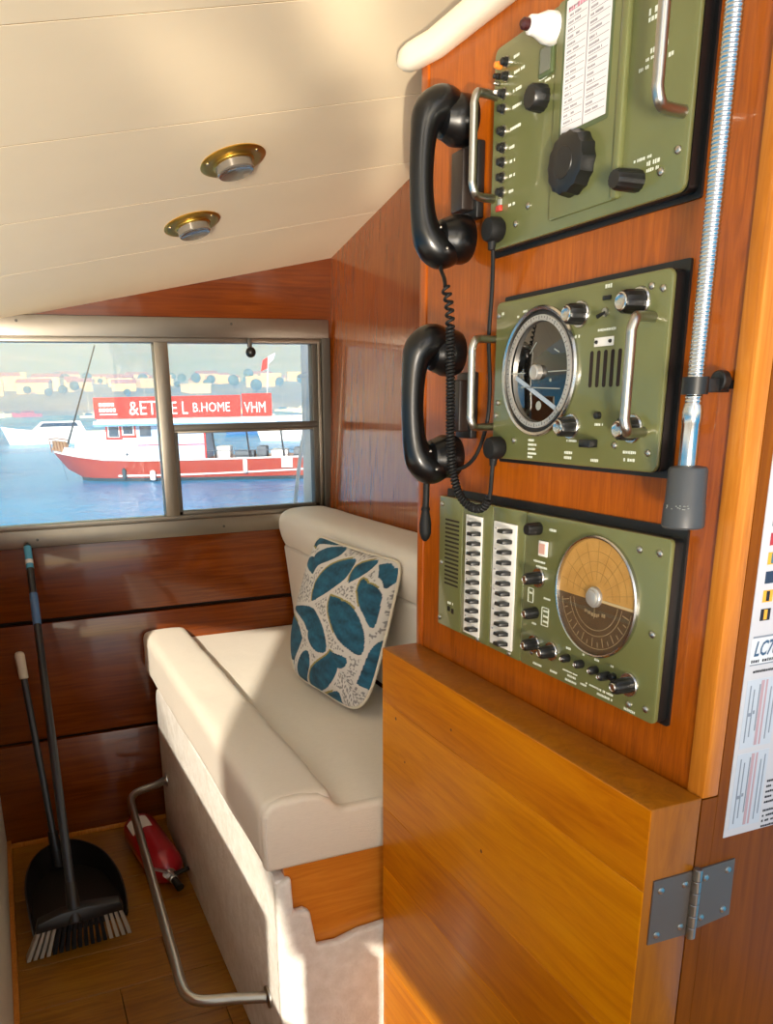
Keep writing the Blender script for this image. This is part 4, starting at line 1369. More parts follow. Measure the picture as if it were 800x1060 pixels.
def leaf_colour(u, v):
    best, which = 1e9, -1
    for i, (r_, a, b, c, d) in enumerate(_LF):
        if not (a < u < b and c < v < d):
            continue
        ins = False
        dd = 1e9
        for k in range(len(r_)):
            p, q = r_[k - 1], r_[k]
            dd = min(dd, seg_d((u, v), p, q))
            if (p[1] > v) != (q[1] > v) and u < (q[0] - p[0]) * (v - p[1]) / (q[1] - p[1]) + p[0]:
                ins = not ins
        s = -dd if ins else dd
        if s < best:
            best, which = s, i
    best -= 0.008
    if best < 0:
        f = 0.5 + 0.5 * noise.noise((u * 9 + which * 3, v * 22, which))
        f = min(1, max(0, f + 0.25 * noise.noise((u * 40, v * 60, 3))))
        return [T2[j] + (T1[j] - T2[j]) * f for j in range(3)]
    if best < 0.013 and (u - _LC[which][0]) * 0.8 - (v - _LC[which][1]) * 0.6 < -0.01 and which % 3 != 1:
        return TG[:3]
    if best > 0.028 and noise.noise((u * 60, v * 60, 9)) > 0.08:
        f = 0.7
        return [TW[j] + (TD[j] - TW[j]) * f for j in range(3)]
    return TW[:3]


def make_pillow():
    t = thing('throw_pillow', 'white throw pillow printed with large teal leaves leaning on the backrest', 'pillow', (0.60, 1.56, 0.541))
    N_ = 210
    ex_ = PEX * (U1 - U0)
    cc = PC + PEX * ((U0 + U1) / 2 - 0.5)

    def pos(a, b, side):
        x, y = 2 * a - 1, 2 * b - 1
        e = max(0.0, 1 - abs(x) ** 2.4) * max(0.0, 1 - abs(y) ** 2.4)
        h = 0.049 * e ** 0.55
        pinch_x = 1 + 0.035 * (1 - y * y)
        pinch_y = 1 - 0.05 * (1 - x * x) * 0.6
        p_ = 5.0 if y < 0 else 16.0
        mxy = max(abs(x), abs(y))
        rs = mxy / (abs(x) ** p_ + abs(y) ** p_) ** (1 / p_) if mxy > 1e-6 else 1.0
        x, y = x * rs, y * rs
        wr = 0.003 * noise.noise((x * 2.6, y * 2.6, side * 4)) * e ** 0.3
        return cc + ex_ * (x / 2 * pinch_x) + PEY * (y / 2 * pinch_y) + PN * (0.004 + side * h * (1.0 if side > 0 else 0.72) + wr)

    for nm, side in (('front_cover', 1), ('back_cover', -1)):
        vs = [pos(i / N_, j / N_, side) for j in range(N_ + 1) for i in range(N_ + 1)]
        fs = [(j * (N_ + 1) + i, j * (N_ + 1) + i + 1, (j + 1) * (N_ + 1) + i + 1, (j + 1) * (N_ + 1) + i) for j in range(N_) for i in range(N_)]
        if side < 0:
            fs = [f[::-1] for f in fs]
        me = bpy.data.meshes.new(nm)
        off = ORG[t.name]
        me.from_pydata([spot(v) - off for v in vs], [], fs)
        me.materials.append(M_PILLOW)
        at = me.color_attributes.new('print', 'FLOAT_COLOR', 'POINT')
        cols_ = []
        for j in range(N_ + 1):
            for i in range(N_ + 1):
                u = U0 + (U1 - U0) * i / N_
                c = leaf_colour(u if side > 0 else 1 - u, j / N_)
                cols_ += [c[0], c[1], c[2], 1.0]
        at.data.foreach_set('color', cols_)
        me.polygons.foreach_set('use_smooth', [True] * len(me.polygons))
        o = bpy.data.objects.new(nm, me)
        SC.collection.objects.link(o)
        o.parent = t
    edge = [pos(i / 30, 0, 0) for i in range(30)] + [pos(1, i / 30, 0) for i in range(30)] + [pos(1 - i / 30, 1, 0) for i in range(30)] + [pos(0, 1 - i / 30, 0) for i in range(31)]
    part('piping', MB().tube(edge, 0.0032, 8), plain('pale piping', '#cfc7b4', 0.7), t, label='pale piping around the edge')


make_pillow()

# grab rail on the side of the bench
rl = thing('grab_rail', 'bent stainless steel grab rail on the side of the white bench base', 'rail', (0.27, 1.6, 0.17))
P = [(0.3155, 2.066, 0.182), (0.290, 2.050, 0.180), (0.245, 2.036, 0.178), (0.222, 2.018, 0.177), (0.212, 1.985, 0.176), (0.208, 1.90, 0.176), (0.198, 1.60, 0.177), (0.189, 1.32, 0.178), (0.186, 1.235, 0.178), (0.192, 1.200, 0.177), (0.212, 1.182, 0.176), (0.26, 1.168, 0.175), (0.3155, 1.150, 0.174)]
part('tube', MB().tube(smooth_path(P, 6), 0.0098, 16), M_STEEL, rl)
for x, y, z in ((0.3195, 2.066, 0.182), (0.3195, 1.150, 0.174)):
    part('flange', MB().lathe((x, y, z), OUT, [(0.0, 0.019), (0.003, 0.0185), (0.005, 0.011)], 24), M_STEEL, rl)

# broom and dustpan against the window wall
br = thing('broom', 'broom with black and blue pole and pale bristle tufts leaning on the window sill', 'broom', (0.04, 1.66, 0.0))
a_, b_ = Vector((0.0330, 1.648, 0.095)), Vector((0.0440, 2.176, 0.832))
def along(t):
    return a_.lerp(b_, t)
part('pole', MB().cyl(along(0.0), along(0.985), 0.0105, 0.0085, 16), M_POLE, br)
part('sleeve', MB().cyl(along(0.925), along(0.99), 0.0092, 0.0092, 16), M_BLUEP, br, label='light blue sleeve at the top')
part('band', MB().cyl(along(0.938), along(0.950), 0.0094, 0.0094, 16), M_WHITE, br, label='white band')
part('band', MB().cyl(along(0.76), along(0.85), 0.0100, 0.0098, 16), M_BLUEB, br, label='blue painted band')
part('tip', MB().lathe(along(0.988), b_ - a_, [(0, 0.0085), (0.006, 0.0085), (0.012, 0.004)], 14), M_BLACK, br)
part('socket', MB().lathe(along(0.0), b_ - a_, [(-0.012, 0.015), (0.02, 0.015), (0.07, 0.0125), (0.075, 0.011)], 18), M_DUST, br)
hx0, hx1 = -0.050, 0.137
hm = MB().prism([(hx0, 1.632, 0.083), (hx1, 1.650, 0.083), (hx1 - 0.006, 1.650, 0.106), (0.06, 1.644, 0.116), (0.005, 1.638, 0.116), (hx0 + 0.006, 1.632, 0.106)], (0.002, 0.030, 0))
part('head', hm, M_DUST, br, bevel=0.004)
for i in range(17):
    t = i / 16
    x0 = hx0 + 0.008 + (hx1 - hx0 - 0.016) * t
    x1 = -0.072 + (0.147 + 0.072) * t
    yb = 1.646 + 0.018 * t
    pale = i < 4 or i > 12
    w0, w1 = 0.0032, 0.0042
    m = MB()
    vs = []
    for (x, w, yy, z, d) in ((x0, w0, yb, 0.085, 0.010), (x1, w1, yb + 0.030, 0.001, 0.014)):
        vs += [(x - w, yy - d, z), (x + w, yy - d, z), (x + w, yy + d, z), (x - w, yy + d, z)]
    m.add(vs, [(3, 2, 1, 0), (4, 5, 6, 7), (0, 1, 5, 4), (1, 2, 6, 5), (2, 3, 7, 6), (3, 0, 4, 7)])
    part('bristle_tuft', m, M_BRISTLE if pale else M_BRISTLE_D, br, label='pale bristle tuft' if pale else None)

dp = thing('dustpan', 'black dustpan with a white-gripped upright handle standing behind the broom head', 'dustpan', (0.05, 1.88, 0.0))
outl = smooth_path([(-0.052, 1.735), (-0.055, 1.80), (-0.056, 1.88), (-0.046, 1.950), (-0.018, 2.002), (0.030, 2.030), (0.075, 2.018), (0.118, 1.965), (0.142, 1.880), (0.150, 1.805), (0.148, 1.750)], 4)
m = MB().prism([(x, y, 0.002) for x, y in outl], (0, 0, 0.005))
part('tray', m, M_DUST, dp)
m = MB()
vs, fs = [], []
n_ = len(outl)
for i, (x, y) in enumerate(outl):
    t = i / (n_ - 1)
    h = 0.016 + 0.062 * math.sin(math.pi * t) ** 0.8
    cx_, cy_ = 0.048, 1.86
    d = Vector((x - cx_, y - cy_)).normalized() * 0.004
    vs += [(x, y, 0.004), (x + d.x * 1.5, y + d.y * 1.5, h), (x + d.x * 2.6, y + d.y * 2.6, h), (x + d.x, y + d.y, 0.002)]
for i in range(n_ - 1):
    for k in range(4):
        l = (k + 1) % 4
        fs.append((i * 4 + k, i * 4 + l, (i + 1) * 4 + l, (i + 1) * 4 + k))
fs += [(0, 1, 2, 3), ((n_ - 1) * 4 + 3, (n_ - 1) * 4 + 2, (n_ - 1) * 4 + 1, (n_ - 1) * 4)]
m.add(vs, fs)
part('rim', m, M_DUST, dp)
part('handle_socket', MB().lathe((0.018, 2.020, 0.020), (-0.05, 0.25, 1), [(0, 0.016), (0.05, 0.015), (0.09, 0.012)], 16), M_DUST, dp)
part('handle', MB().cyl((0.017, 2.022, 0.06), (-0.006, 2.178, 0.500), 0.0085, 0.0085, 14), M_POLE, dp)
part('grip', MB().lathe((-0.0052, 2.172, 0.485), (-0.0523, 0.355, 1), [(0, 0.0085), (0.002, 0.0115), (0.060, 0.0125), (0.068, 0.011), (0.072, 0.006)], 16), plain('cream plastic grip', '#cfc4ae', 0.45), dp, label='cream plastic grip')
part('label_patch', MB().box(0.012, 0.046, 1.800, 1.822, 0.0071, 0.0076), plain('grey sticker', '#8a847c', 0.6), dp, label='small grey sticker')

# fire extinguisher lying on the floor
fe = thing('fire_extinguisher', 'small red fire extinguisher lying on the floor beside the bench', 'extinguisher', (0.28, 1.95, 0.0))
c0 = Vector((0.2660, 1.845, 0.0470))
ax = Vector((-0.03, 0.24, 0.0)).normalized()
part('cylinder', MB().lathe(c0, ax, [(-0.030, 0.014), (-0.024, 0.022), (-0.010, 0.037), (0.006, 0.0445), (0.016, 0.0465), (0.225, 0.0465), (0.235, 0.044), (0.242, 0.036), (0.243, 0.01)], 36), M_EXT_RED, fe)
m = MB()
vs, fs = [], []
u = Vector((0, 0, 1))
w = ax.cross(u)
for i in range(9):
    a = math.radians(35 + i * 9)
    for t in (0.150, 0.215):
        vs.append(c0 + ax * t + (u * math.sin(a) + (-w if w.x > 0 else w) * math.cos(a)) * 0.0470)
for i in range(8):
    fs.append((2 * i, 2 * i + 1, 2 * i + 3, 2 * i + 2))
m.add(vs, fs)
part('label', m, M_WHITE, fe, label='white label on the red cylinder')
v0 = c0 - ax * 0.030
part('valve', MB().lathe(v0, -ax, [(-0.004, 0.015), (0.008, 0.015), (0.010, 0.011), (0.030, 0.011), (0.032, 0.007)], 18), M_STEEL, fe, label='bright valve body')
part('lever', MB().prism([v0 - ax * 0.012 + Vector((0, 0, 0.010)), v0 - ax * 0.026 + Vector((0, 0, 0.010)), v0 - ax * 0.030 + Vector((-0.045, 0.01, 0.030)), v0 - ax * 0.020 + Vector((-0.045, 0.01, 0.030))], (0.0, 0.0, 0.005)), M_STEEL, fe)
part('lever', MB().prism([v0 - ax * 0.010 + Vector((0.0, 0, 0.004)), v0 - ax * 0.026 + Vector((0.0, 0, 0.004)), v0 - ax * 0.022 + Vector((0.042, 0.0, 0.012)), v0 - ax * 0.012 + Vector((0.042, 0.0, 0.012))], (0.0, 0.0, 0.005)), M_BLACK, fe)
part('gauge', MB().lathe(v0 - ax * 0.016 + Vector((-0.010, 0, 0.008)), (-0.5, -0.2, 0.7), [(0, 0.010), (0.008, 0.010), (0.009, 0.008)], 16), M_WHITE, fe)
part('nozzle', MB().cyl(v0 - ax * 0.030, v0 - ax * 0.062 + Vector((0.004, 0, -0.006)), 0.0085, 0.0105, 16), M_BLACK, fe)

FRAME = 'world'
# ------------------------------------------------------------------ the harbour outside
WZ = -2.484         # water level
UP = Vector((0, 0, 1))
M_SEA = None


def make_sea():
    m = Nodes('harbour water')
    v = m.coords((1, 1, 1))
    f1 = m.noise(v, 0.9, 4, 0.6, 0.4)
    f2 = m.noise(v, 0.05, 3, 0.5)
    m.l(m.ramp(f2, [(0.35, lin('#0880b8')), (0.65, lin('#18a4dc'))]), m.b.inputs['Base Color'])
    m.set(Roughness=0.22)
    m.b.inputs['IOR'].default_value = 1.33
    m.b.inputs['Specular IOR Level'].default_value = 0.3
    m.bump(f1, 0.6, 0.35)
    return m.mat


def make_land():
    m = Nodes('dry hillside')
    v = m.coords((1, 1, 1))
    f1 = m.noise(v, 0.012, 6, 0.65)
    m.l(m.ramp(f1, [(0.36, lin('#6a6a64')), (0.5, lin('#8a8478')), (0.66, lin('#a69c90'))]), m.b.inputs['Base Color'])
    m.set(Roughness=0.95)
    return m.mat


sea = struct('sea', MB().box(-1500, 2600, -1200, 3300, WZ - 3, WZ), make_sea(), 'blue harbour water outside the window')
# terrain: quay bank, town slope, hills
m = MB()
NX, NY = 90, 70
ys_ = [455 + 3200 * (j / NY) ** 2.2 for j in range(NY + 1)]
vs = []


def land(x, y):
    d = y - 455
    h = WZ - 1.0 + 5.0 * min(1, d / 14) + 14 * (1 - math.exp(-max(0, d - 14) / 90)) + 8 * min(1, d / 500)
    far = max(0.0, y - 950)
    n1 = 0.5 + 0.5 * noise.fractal(Vector((x * 0.0016 + 3, y * 0.0012, 2)), 1.0, 2.0, 5)
    h += (far / 2400) ** 1.15 * (240 + 320 * n1)
    h += min(1, d / 200) * 4 * noise.noise((x * 0.012, y * 0.012, 5))
    return h


for yy in ys_:
    for i in range(NX + 1):
        x = -900 + 3500 * i / NX
        vs.append((x, yy, land(x, yy)))
fs = [(j * (NX + 1) + i, j * (NX + 1) + i + 1, (j + 1) * (NX + 1) + i + 1, (j + 1) * (NX + 1) + i) for j in range(NY) for i in range(NX)]
m.add(vs, fs)
struct('hills', m, make_land(), 'hazy hills behind the far shore', angle=180)

# sea haze lying over the bay
hz = bpy.data.materials.new('sea haze')
hz.use_nodes = True
hz.node_tree.nodes.clear()
_vo = hz.node_tree.nodes.new('ShaderNodeOutputMaterial')
_vs = hz.node_tree.nodes.new('ShaderNodeVolumeScatter')
_vs.inputs['Color'].default_value = (0.16, 0.40, 1.0, 1)
_vs.inputs['Density'].default_value = 0.0021
_vs.inputs['Anisotropy'].default_value = -0.35
hz.node_tree.links.new(_vs.outputs[0], _vo.inputs['Volume'])
struct('haze', MB().box(-1400, 2500, 75, 3250, WZ + 0.05, 700), hz, 'thin blue haze over the bay')

# red excursion ferry
K = 1.5
M_HULL = plain('red hull paint', '#a8402f', 0.35, 0, 0.2)
M_BOATW = plain('white boat paint', '#eceae6', 0.4)
M_BOATB = plain('pale blue cabin paint', '#a9bfe0', 0.45)
M_BANNER = plain('red banner cloth', '#d8352c', 0.7)
M_BOOT = plain('dark boot topping', '#2c4048', 0.5)
M_WIN = plain('dark boat window', '#34465a', 0.08, 0, 0.5)
M_DECK = plain('grey deck clutter', '#5c6670', 0.7)
M_TIMBER = plain('brown timber', '#8a5a3a', 0.7)
M_SPAR = plain('dark spar', '#20242c', 0.5)
fy = thing('ferry', 'red and white excursion boat with a long red banner, moored across the water', 'boat', (2.339 * K, 30.712 * K, WZ), None, math.atan2(-0.3904, 0.9206), local=True)


def kb(x0, x1, y0, y1, z0, z1, mb=None):
    return (mb or MB()).box(x0 * K, x1 * K, y0 * K, y1 * K, z0 * K, z1 * K)


# hull: stations along the length, three levels each side
st_ = [(-0.98, 0.0, 0.02), (-0.6, -0.0, 0.35), (0.2, 0.0, 0.75), (1.2, 0.0, 1.08), (2.6, 0.0, 1.25), (5.0, 0.0, 1.30), (8.0, 0.0, 1.28), (10.5, 0.0, 1.15), (12.2, 0.0, 0.95)]
def sheer(s):
    return 0.72 + 0.31 * max(0.0, (1.9 - s) / 2.9) ** 1.5 + 0.012 * max(0, s - 4)
rows = []
for s, _z, hb in st_:
    k = max(0.0, min(1.0, (s + 0.98) / 2.2))
    sw = s + (1 - k) * 0.98           # the stem rakes aft towards the water
    r_ = []
    for lev, (zz, wf, ss) in enumerate(((-0.25, 0.72, sw + 0.1 * (1 - k)), (0.0, 0.80, sw), (0.12, 0.84, sw), (0.40, 0.93, s * 0.5 + sw * 0.5), (1.0, 1.0, s))):
        z_ = zz if lev < 4 else sheer(s)
        r_.append((ss, hb * wf, z_))
    rows.append(r_)
vs, fs, mi = [], [], []
for r_ in rows:
    for sgn in (-1, 1):
        for ss, hb, z_ in r_:
            vs.append((ss * K, (1.3 + sgn * hb) * K, z_ * K))
m = MB()
q = 10
hull_f, boot_f = [], []
for i in range(len(rows) - 1):
    for sgn in (0, 1):
        for l in range(4):
            a = i * q + sgn * 5 + l
            f_ = (a, a + 1, a + q + 1, a + q)
            (boot_f if l < 2 else hull_f).append(f_)
    hull_f.append((i * q + 4, i * q + 9, (i + 1) * q + 9, (i + 1) * q + 4))
e0 = (len(rows) - 1) * q
hull_f.append((e0, e0 + 1, e0 + 2, e0 + 3, e0 + 4, e0 + 9, e0 + 8, e0 + 7, e0 + 6, e0 + 5))
m.add(vs, hull_f, 0)
m.f += [tuple(f_) for f_ in boot_f]
m.mi += [1] * len(boot_f)
part('hull', m, [M_HULL, M_BOOT], fy, angle=50)


def side_y(s, z):
    hb = 0.0
    for (s0, _a, h0), (s1, _b, h1) in zip(st_, st_[1:]):
        if s0 <= s <= s1:
            hb = h0 + (h1 - h0) * (s - s0) / (s1 - s0)
    return 1.3 - hb * (0.84 + 0.16 * min(1, max(0, (z - 0.12) / 0.6)))


part('rubbing_strake', MB().tube([(s * K, (side_y(s, z) - 0.01) * K, z * K) for s, z in ((1.6, 0.20), (2.6, 0.205), (4, 0.22), (6, 0.27), (8, 0.34), (10, 0.42))], 0.035 * K, 6), M_BOATW, fy, label='white rubbing strake')
part('cap_rail', MB().tube([(s * K, (side_y(s, 0.9) - 0.01) * K, (sheer(s) + 0.01) * K) for s in (-0.9, -0.5, 0.2, 1.2, 2.6, 5, 8, 10, 12)], 0.03 * K, 6), M_BOATW, fy, label='white cap rail')
part('bulwark', MB().prism([(s * K, side_y(max(s, -0.95), 0.9) * K, z * K) for s, z in ((-0.55, sheer(-0.5)), (-0.40, 1.20), (1.3, 1.02), (1.9, 0.74))], (0, 0.06 * K, 0)), M_BOATW, fy, label='white bow bulwark')
part('deck_house', MB().prism([(-0.05 * K, 0.85 * K, 0.90 * K), (0.0, 0.85 * K, 1.32 * K), (1.0 * K, 0.55 * K, 1.72 * K), (1.3 * K, 0.55 * K, 1.72 * K), (1.3 * K, 0.55 * K, 0.80 * K)], (0, 1.2 * K, 0)), M_BOATW, fy)
part('wheelhouse', MB().prism([(1.18 * K, 0.40 * K, 0.74 * K), (1.30 * K, 0.40 * K, 2.02 * K), (2.35 * K, 0.40 * K, 2.02 * K), (2.35 * K, 0.40 * K, 0.70 * K)], (0, 1.8 * K, 0)), M_BOATW, fy)
part('cabin', kb(2.35, 4.72, 0.42, 2.2, 0.68, 2.0), M_BOATB, fy, label='pale blue cabin side')
rf = MB()
for s0, s1, z0, z1 in ((1.27, 1.33, 1.45, 2.0), (1.27, 1.85, 1.44, 1.52), (1.75, 1.83, 1.45, 2.02), (1.83, 2.34, 1.50, 1.58), (2.27, 2.33, 1.5, 2.02)):
    kb(s0, s1, 0.385, 0.42, z0, z1, rf)
part('window_frame', rf, M_BANNER, fy, label='red window surrounds')
for s0, s1, z0, z1 in ((1.38, 1.72, 1.54, 2.0), (1.88, 2.22, 1.62, 2.0), (2.46, 2.86, 1.54, 2.0)):
    w_ = part('window', kb(s0, s1, 0.395, 0.43, z0, z1), M_WIN, fy)
part('cabin_line', kb(1.3, 4.72, 0.402, 0.43, 1.22, 1.25), M_BANNER, fy, label='thin red line along the cabin')
part('cabin_post', kb(4.70, 4.76, 0.40, 0.46, 0.70, 1.98), M_BANNER, fy, label='red cabin post')
part('porthole', MB().lathe((1.95 * K, 0.40 * K, 0.93 * K), (0, -1, 0), [(0, 0.05 * K), (0.012 * K, 0.05 * K), (0.012 * K, 0.02 * K)], 14), M_WIN, fy)
part('canopy', kb(0.95, 10.2, 0.10, 2.5, 1.97, 2.08), M_BOATW, fy)
part('canopy_edge', kb(0.95, 10.2, 0.07, 0.11, 1.90, 1.96), plain('blue canopy edge', '#6f9fc8', 0.5), fy, label='blue canopy edge')
part('roof_rack', kb(1.05, 9.8, 0.2, 2.3, 2.08, 2.15), M_BOATW, fy)
b1 = part('banner', kb(1.02, 6.08, 0.10, 0.13, 2.16, 2.86), M_BANNER, fy, label='long red banner with white lettering')
b2 = part('banner', kb(6.13, 7.15, 0.10, 0.13, 2.16, 2.90), M_BANNER, fy, label='short red banner with white strokes')


def bletter(text, s, z, size, sx, par):
    vs, fs = lettering(text, size * K)
    mm = MB()
    mm.add([(s * K + v.x * sx, 0.095 * K, z * K + v.y) for v in vs], fs)
    part('lettering', mm, M_BOATW, par, label='white lettering', flat=True)


bletter('&ETT', 2.22, 2.27, 0.66, 0.86, b1)
bletter('E L', 3.66, 2.27, 0.60, 0.8, b1)
bletter('B.HOME', 4.42, 2.33, 0.44, 0.82, b1)
for z_, n_, w_ in ((2.62, 4, 0.11), (2.44, 5, 0.09), (2.30, 1, 0.62)):
    for i in range(n_):
        part('banner_stroke', kb(1.20 + i * (w_ + 0.03), 1.20 + i * (w_ + 0.03) + w_, 0.094, 0.10, z_ - (0.06 if n_ > 1 else 0.015), z_ + (0.06 if n_ > 1 else 0.015)), M_BOATW, b1)
bletter('VHM', 6.20, 2.28, 0.50, 0.72, b2)
po_ = MB()
for s in (5.1, 6.3, 7.5, 8.7, 9.9):
    part('canopy_post', MB().cyl((s * K, 0.35 * K, 0.7 * K), ((s - 0.12) * K, 0.32 * K, 1.98 * K), 0.03 * K, n=8), M_SPAR if s < 8 else M_BOATW, fy)
for s, w_, h_, mt_ in ((5.05, 0.5, 0.42, M_BOATW), (5.7, 0.7, 0.25, M_DECK), (6.5, 0.35, 0.40, M_DECK), (7.0, 0.6, 0.28, M_BOATW), (7.8, 0.7, 0.33, M_DECK), (8.7, 0.8, 0.3, M_DECK)):
    part('deck_box', kb(s, s + w_, 0.7, 1.5, 0.66, 0.72 + h_), mt_, fy, bevel=0.08)
part('deck_rail', MB().tube([(s * K, 0.15 * K, 1.02 * K) for s in (4.8, 6.5, 8, 10)], 0.015 * K, 6), M_DECK, fy)
bw = MB()
for i in range(6):
    s = -1.0 + i * 0.13
    part('bow_stanchion', MB().cyl((s * K, (1.25 - 0.05 * i) * K, 1.0 * K), ((s - 0.05) * K, (1.2 - 0.05 * i) * K, (1.46 - 0.01 * i) * K), 0.02 * K, n=6), M_TIMBER, fy)
part('bow_rail', MB().tube([(-1.08 * K, 1.3 * K, 1.48 * K), (-0.7 * K, 1.08 * K, 1.50 * K), (-0.2 * K, 0.9 * K, 1.44 * K)], 0.02 * K, 6), M_TIMBER, fy)
part('bow_net', MB().prism([(-1.0 * K, 1.25 * K, 1.08 * K), (-0.4 * K, 1.0 * K, 1.02 * K), (-0.25 * K, 0.95 * K, 1.36 * K), (-0.9 * K, 1.2 * K, 1.42 * K)], (0.02, 0.05, 0)), plain('brown coiled rope', '#9a7a5a', 0.9), fy)
part('boom', MB().cyl((-0.28 * K, 0.9 * K, 1.30 * K), (1.03 * K, 0.9 * K, 4.60 * K), 0.035 * K, 0.025 * K, 8), M_SPAR, fy, label='dark slanting boom')
part('anchor_line', MB().cyl((-0.75 * K, 1.3 * K, 0.95 * K), (-0.55 * K, 1.3 * K, -0.1 * K), 0.008 * K, n=5), M_DECK, fy)
for s, z0, z1, mt_, r_ in ((2.88, 0.02, 0.40, M_BOATW, 0.10), (1.85, 0.08, 0.48, M_BOOT, 0.07), (6.15, 0.24, 0.74, M_BOATW, 0.08)):
    part('fender', MB().lathe((s * K, (side_y(s, 0.4) - 0.09) * K, z0 * K), UP, [(0, 0.02 * K), (0.05 * K, r_ * K), ((z1 - z0 - 0.05) * K, r_ * K), ((z1 - z0) * K, 0.03 * K)], 12), mt_, fy)
part('white_board', MB().box(7.42 * K, 7.80 * K, (side_y(7.6, 0.6) - 0.05) * K, side_y(7.6, 0.6) * K, 0.42 * K, 0.80 * K), M_BOATW, fy)
fp = part('flag_pole', MB().cyl((6.9 * K, 0.6 * K, 2.1 * K), (7.05 * K, 0.6 * K, 4.1 * K), 0.015 * K, n=6), M_BOATW, fy)
part('flag', MB().prism([(7.05 * K, 0.6 * K, 4.1 * K), (6.85 * K, 0.6 * K, 3.98 * K), (6.78 * K, 0.6 * K, 3.62 * K), (7.02 * K, 0.6 * K, 3.72 * K)], (0, 0.02, 0)), M_BANNER, fp)
part('flag_stripe', MB().prism([(7.30 * K, 0.6 * K, 4.22 * K), (7.05 * K, 0.6 * K, 4.1 * K), (7.02 * K, 0.6 * K, 3.85 * K), (7.22 * K, 0.6 * K, 4.0 * K)], (0, 0.02, 0)), M_BOATW, fp)

# other boats
M_BOATBLUE = plain('blue boat cover', '#3f6fa8', 0.7)
M_BOATRED = plain('small red boat paint', '#b04038', 0.5)


def small_boat(x, y, length, rot, hullmat, covermat, label, group, mast=0.0, name='motor_boat', tall=1.0):
    t = thing(name, label, 'boat', (x, y, WZ), group, rot, local=True)
    L_, B = length, length * 0.28
    vs, fs = [], []
    stn = ((-0.5, 0.02, 0.17), (-0.36, 0.55, 0.145), (-0.1, 0.95, 0.12), (0.25, 1.0, 0.11), (0.5, 0.85, 0.11))
    for s, w_, z_ in stn:
        rk = 0.07 if s < -0.4 else 0.0
        for sgn in (-1, 1):
            vs += [((s + rk) * L_, sgn * B * w_ * 0.4, -0.02 * L_), (s * L_, sgn * B * w_ * 0.5, z_ * L_)]
    for i in range(4):
        a = i * 4
        fs += [(a, a + 1, a + 5, a + 4), (a + 2, a + 6, a + 7, a + 3), (a + 1, a + 3, a + 7, a + 5)]
    fs += [(16, 17, 19, 18), (0, 2, 3, 1)]
    part('hull', MB().add(vs, fs), hullmat, t, flat=True)
    h = 0.11 * tall
    cb = MB().prism([(-0.24 * L_, -B * 0.36, 0.11 * L_), (-0.12 * L_, -B * 0.36, (0.12 + h) * L_), (0.22 * L_, -B * 0.36, (0.12 + h) * L_), (0.27 * L_, -B * 0.36, 0.10 * L_)], (0, B * 0.72, 0))
    part('cabin', cb, covermat, t)
    part('cabin_window', MB().prism([(-0.165 * L_, -B * 0.365, (0.12 + h * 0.45) * L_), (-0.125 * L_, -B * 0.365, (0.12 + h * 0.85) * L_), (0.18 * L_, -B * 0.365, (0.12 + h * 0.85) * L_), (0.20 * L_, -B * 0.365, (0.12 + h * 0.45) * L_)], (0, B * 0.73, 0)), M_WIN, t)
    if mast:
        part('mast', MB().cyl((0.0, 0, 0.1 * L_), (0.0, 0, mast), 0.06, 0.04, 6), M_BOATW, t)
    return t


small_boat(6.6, 100.0, 11.5, 0.05, M_BOATW, M_BOATW, 'long white motor yacht lying beyond the bow of the red ferry', None, 0, 'motor_yacht', 0.8)
small_boat(30.5, 86.0, 9.5, -0.2, M_BOATW, M_BOATBLUE, 'white boat with a blue cover moored behind the stern of the ferry', None, 0, 'covered_boat', 1.5)
small_boat(33.0, 110.0, 10.0, 0.1, M_BOATBLUE, M_BOATW, 'blue hulled boat with a white cabin behind the stern of the ferry', None, 0, 'cabin_boat', 1.2)
small_boat(15.0, 408.0, 13.0, 0.1, M_BOATRED, M_BOATRED, 'small red boat hauled out on the far quay', None, 0, 'fishing_boat', 0.9)
rnd = random.Random(4)
for i in range(34):
    x = -12 + i * 5.6 + rnd.uniform(-2, 2)
    if 5 < x < 26:
        continue
    yy = 330 + (i % 4) * 30 + rnd.uniform(-4, 4)
    cv = rnd.choice((M_BOATW, M_BOATW, M_BOATBLUE))
    ms = rnd.choice((0, 0, 9, 12))
    small_boat(x, yy, rnd.uniform(7, 12), rnd.uniform(-0.35, 0.35) + rnd.choice((0, math.pi)), M_BOATW, cv,
               ('small white boat moored along the far shore' if cv is M_BOATW else 'small boat with a blue cover moored along the far shore') + (', with a mast' if ms else ', without a mast'),
               'boats along the far shore', ms, 'moored_boat')

# town on the slope
tones = [plain('house ' + str(i), c, 0.8) for i, c in enumerate(('#e6ded2', '#efe9df', '#d9ccba', '#e9d6c0', '#f2eee8'))]
M_ROOF = plain('clay roof', '#b0705a', 0.8)
rnd = random.Random(9)
TAKEN = []


def free_spot(r, y0, y1):
    for _ in range(400):
        y = rnd.uniform(y0, y1)
        x = y * rnd.uniform(-0.06, 0.46)
        if all(math.hypot(x - a, y - b) > r + c for a, b, c in TAKEN):
            TAKEN.append((x, y, r))
            return x, y
    return None


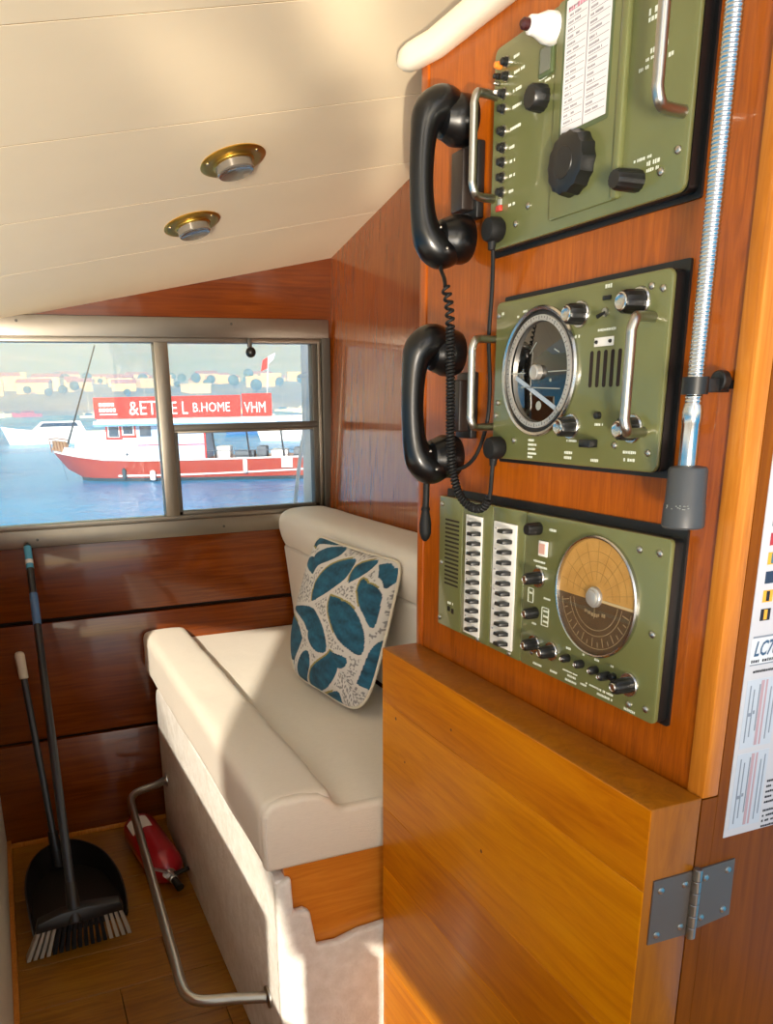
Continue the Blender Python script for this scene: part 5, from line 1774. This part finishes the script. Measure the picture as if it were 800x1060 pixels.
for i in range(70):
    sp_ = free_spot(11.0, 520, 900)
    if not sp_:
        continue
    x, y = sp_
    w_, d_, h_ = rnd.uniform(9, 20), rnd.uniform(8, 14), rnd.uniform(5, 10)
    z0 = land(x, y) - 2
    t = thing('house', 'pale flat-roofed house on the slope above the far shore', 'house', (x, y, z0), 'houses above the far shore', rnd.uniform(-0.3, 0.3), local=True)
    part('walls', MB().box(-w_ / 2, w_ / 2, -d_ / 2, d_ / 2, 0, h_), rnd.choice(tones), t)
    if rnd.random() < 0.5:
        t['label'] = 'pale house with a clay gable roof on the slope above the far shore'
        part('roof', MB().prism([(-w_ / 2 - .5, -d_ / 2 - .5, h_), (-w_ / 2 - .5, d_ / 2 + .5, h_), (-w_ / 2 - .5, 0, h_ + 2.4)], (w_ + 1, 0, 0)), M_ROOF, t)
    else:
        part('roof', MB().box(-w_ / 2 - .4, w_ / 2 + .4, -d_ / 2 - .4, d_ / 2 + .4, h_, h_ + 0.7), tones[0], t)
M_TREE = plain('dark tree crown', '#3f5236', 0.9)
M_TRUNK = plain('tree trunk', '#5a4a3a', 0.9)
for i in range(60):
    sp_ = free_spot(3.2, 500, 800)
    if not sp_:
        continue
    x, y = sp_
    h_ = rnd.uniform(5, 10)
    z0 = land(x, y) - 1
    t = thing('tree', 'dark green tree among the houses on the far slope', 'tree', (x, y, z0), 'trees on the far slope', 0, local=True)
    part('trunk', MB().cyl((0, 0, 0), (0, 0, h_ * 0.5), 0.4, 0.3, 6), M_TRUNK, t)
    part('crown', MB().ball((0, 0, h_ * 0.68), h_ * 0.42, 8, 6, (1.0, 1.0, 0.9)), M_TREE, t)

FRAME = 'room'
# side deck of our own boat: post and rope just outside the window
struct('floor_deck', MB().box(-0.6, 1.6, 2.26, 3.0, 0.30, 0.36), M_BOATW, 'white side deck outside the window')
sp = thing('deck_post', 'white upright post on the side deck outside the window', 'post', (0.955, 2.62, 0.36))
part('post', MB().cyl((0.958, 2.62, 0.36), (0.974, 2.62, 2.1), 0.0235, 0.0235, 20), M_BOATW, sp)
part('foot', MB().lathe((0.958, 2.62, 0.36), UP, [(0, 0.05), (0.01, 0.05), (0.016, 0.03)], 20), M_STEEL, sp)
part('cleat', MB().tube([(0.925, 2.59, 1.235), (0.955, 2.59, 1.245), (0.985, 2.585, 1.235), (1.005, 2.58, 1.225)], [0.006, 0.009, 0.009, 0.005], 8), M_BOATW, sp)
part('rope', MB().tube(smooth_path([(0.952, 2.595, 1.30), (0.940, 2.592, 1.10), (0.925, 2.590, 1.02), (0.908, 2.590, 0.92), (0.893, 2.590, 0.80), (0.880, 2.590, 0.60)], 6), 0.0065, 8), M_BOATW, sp, label='white mooring rope')
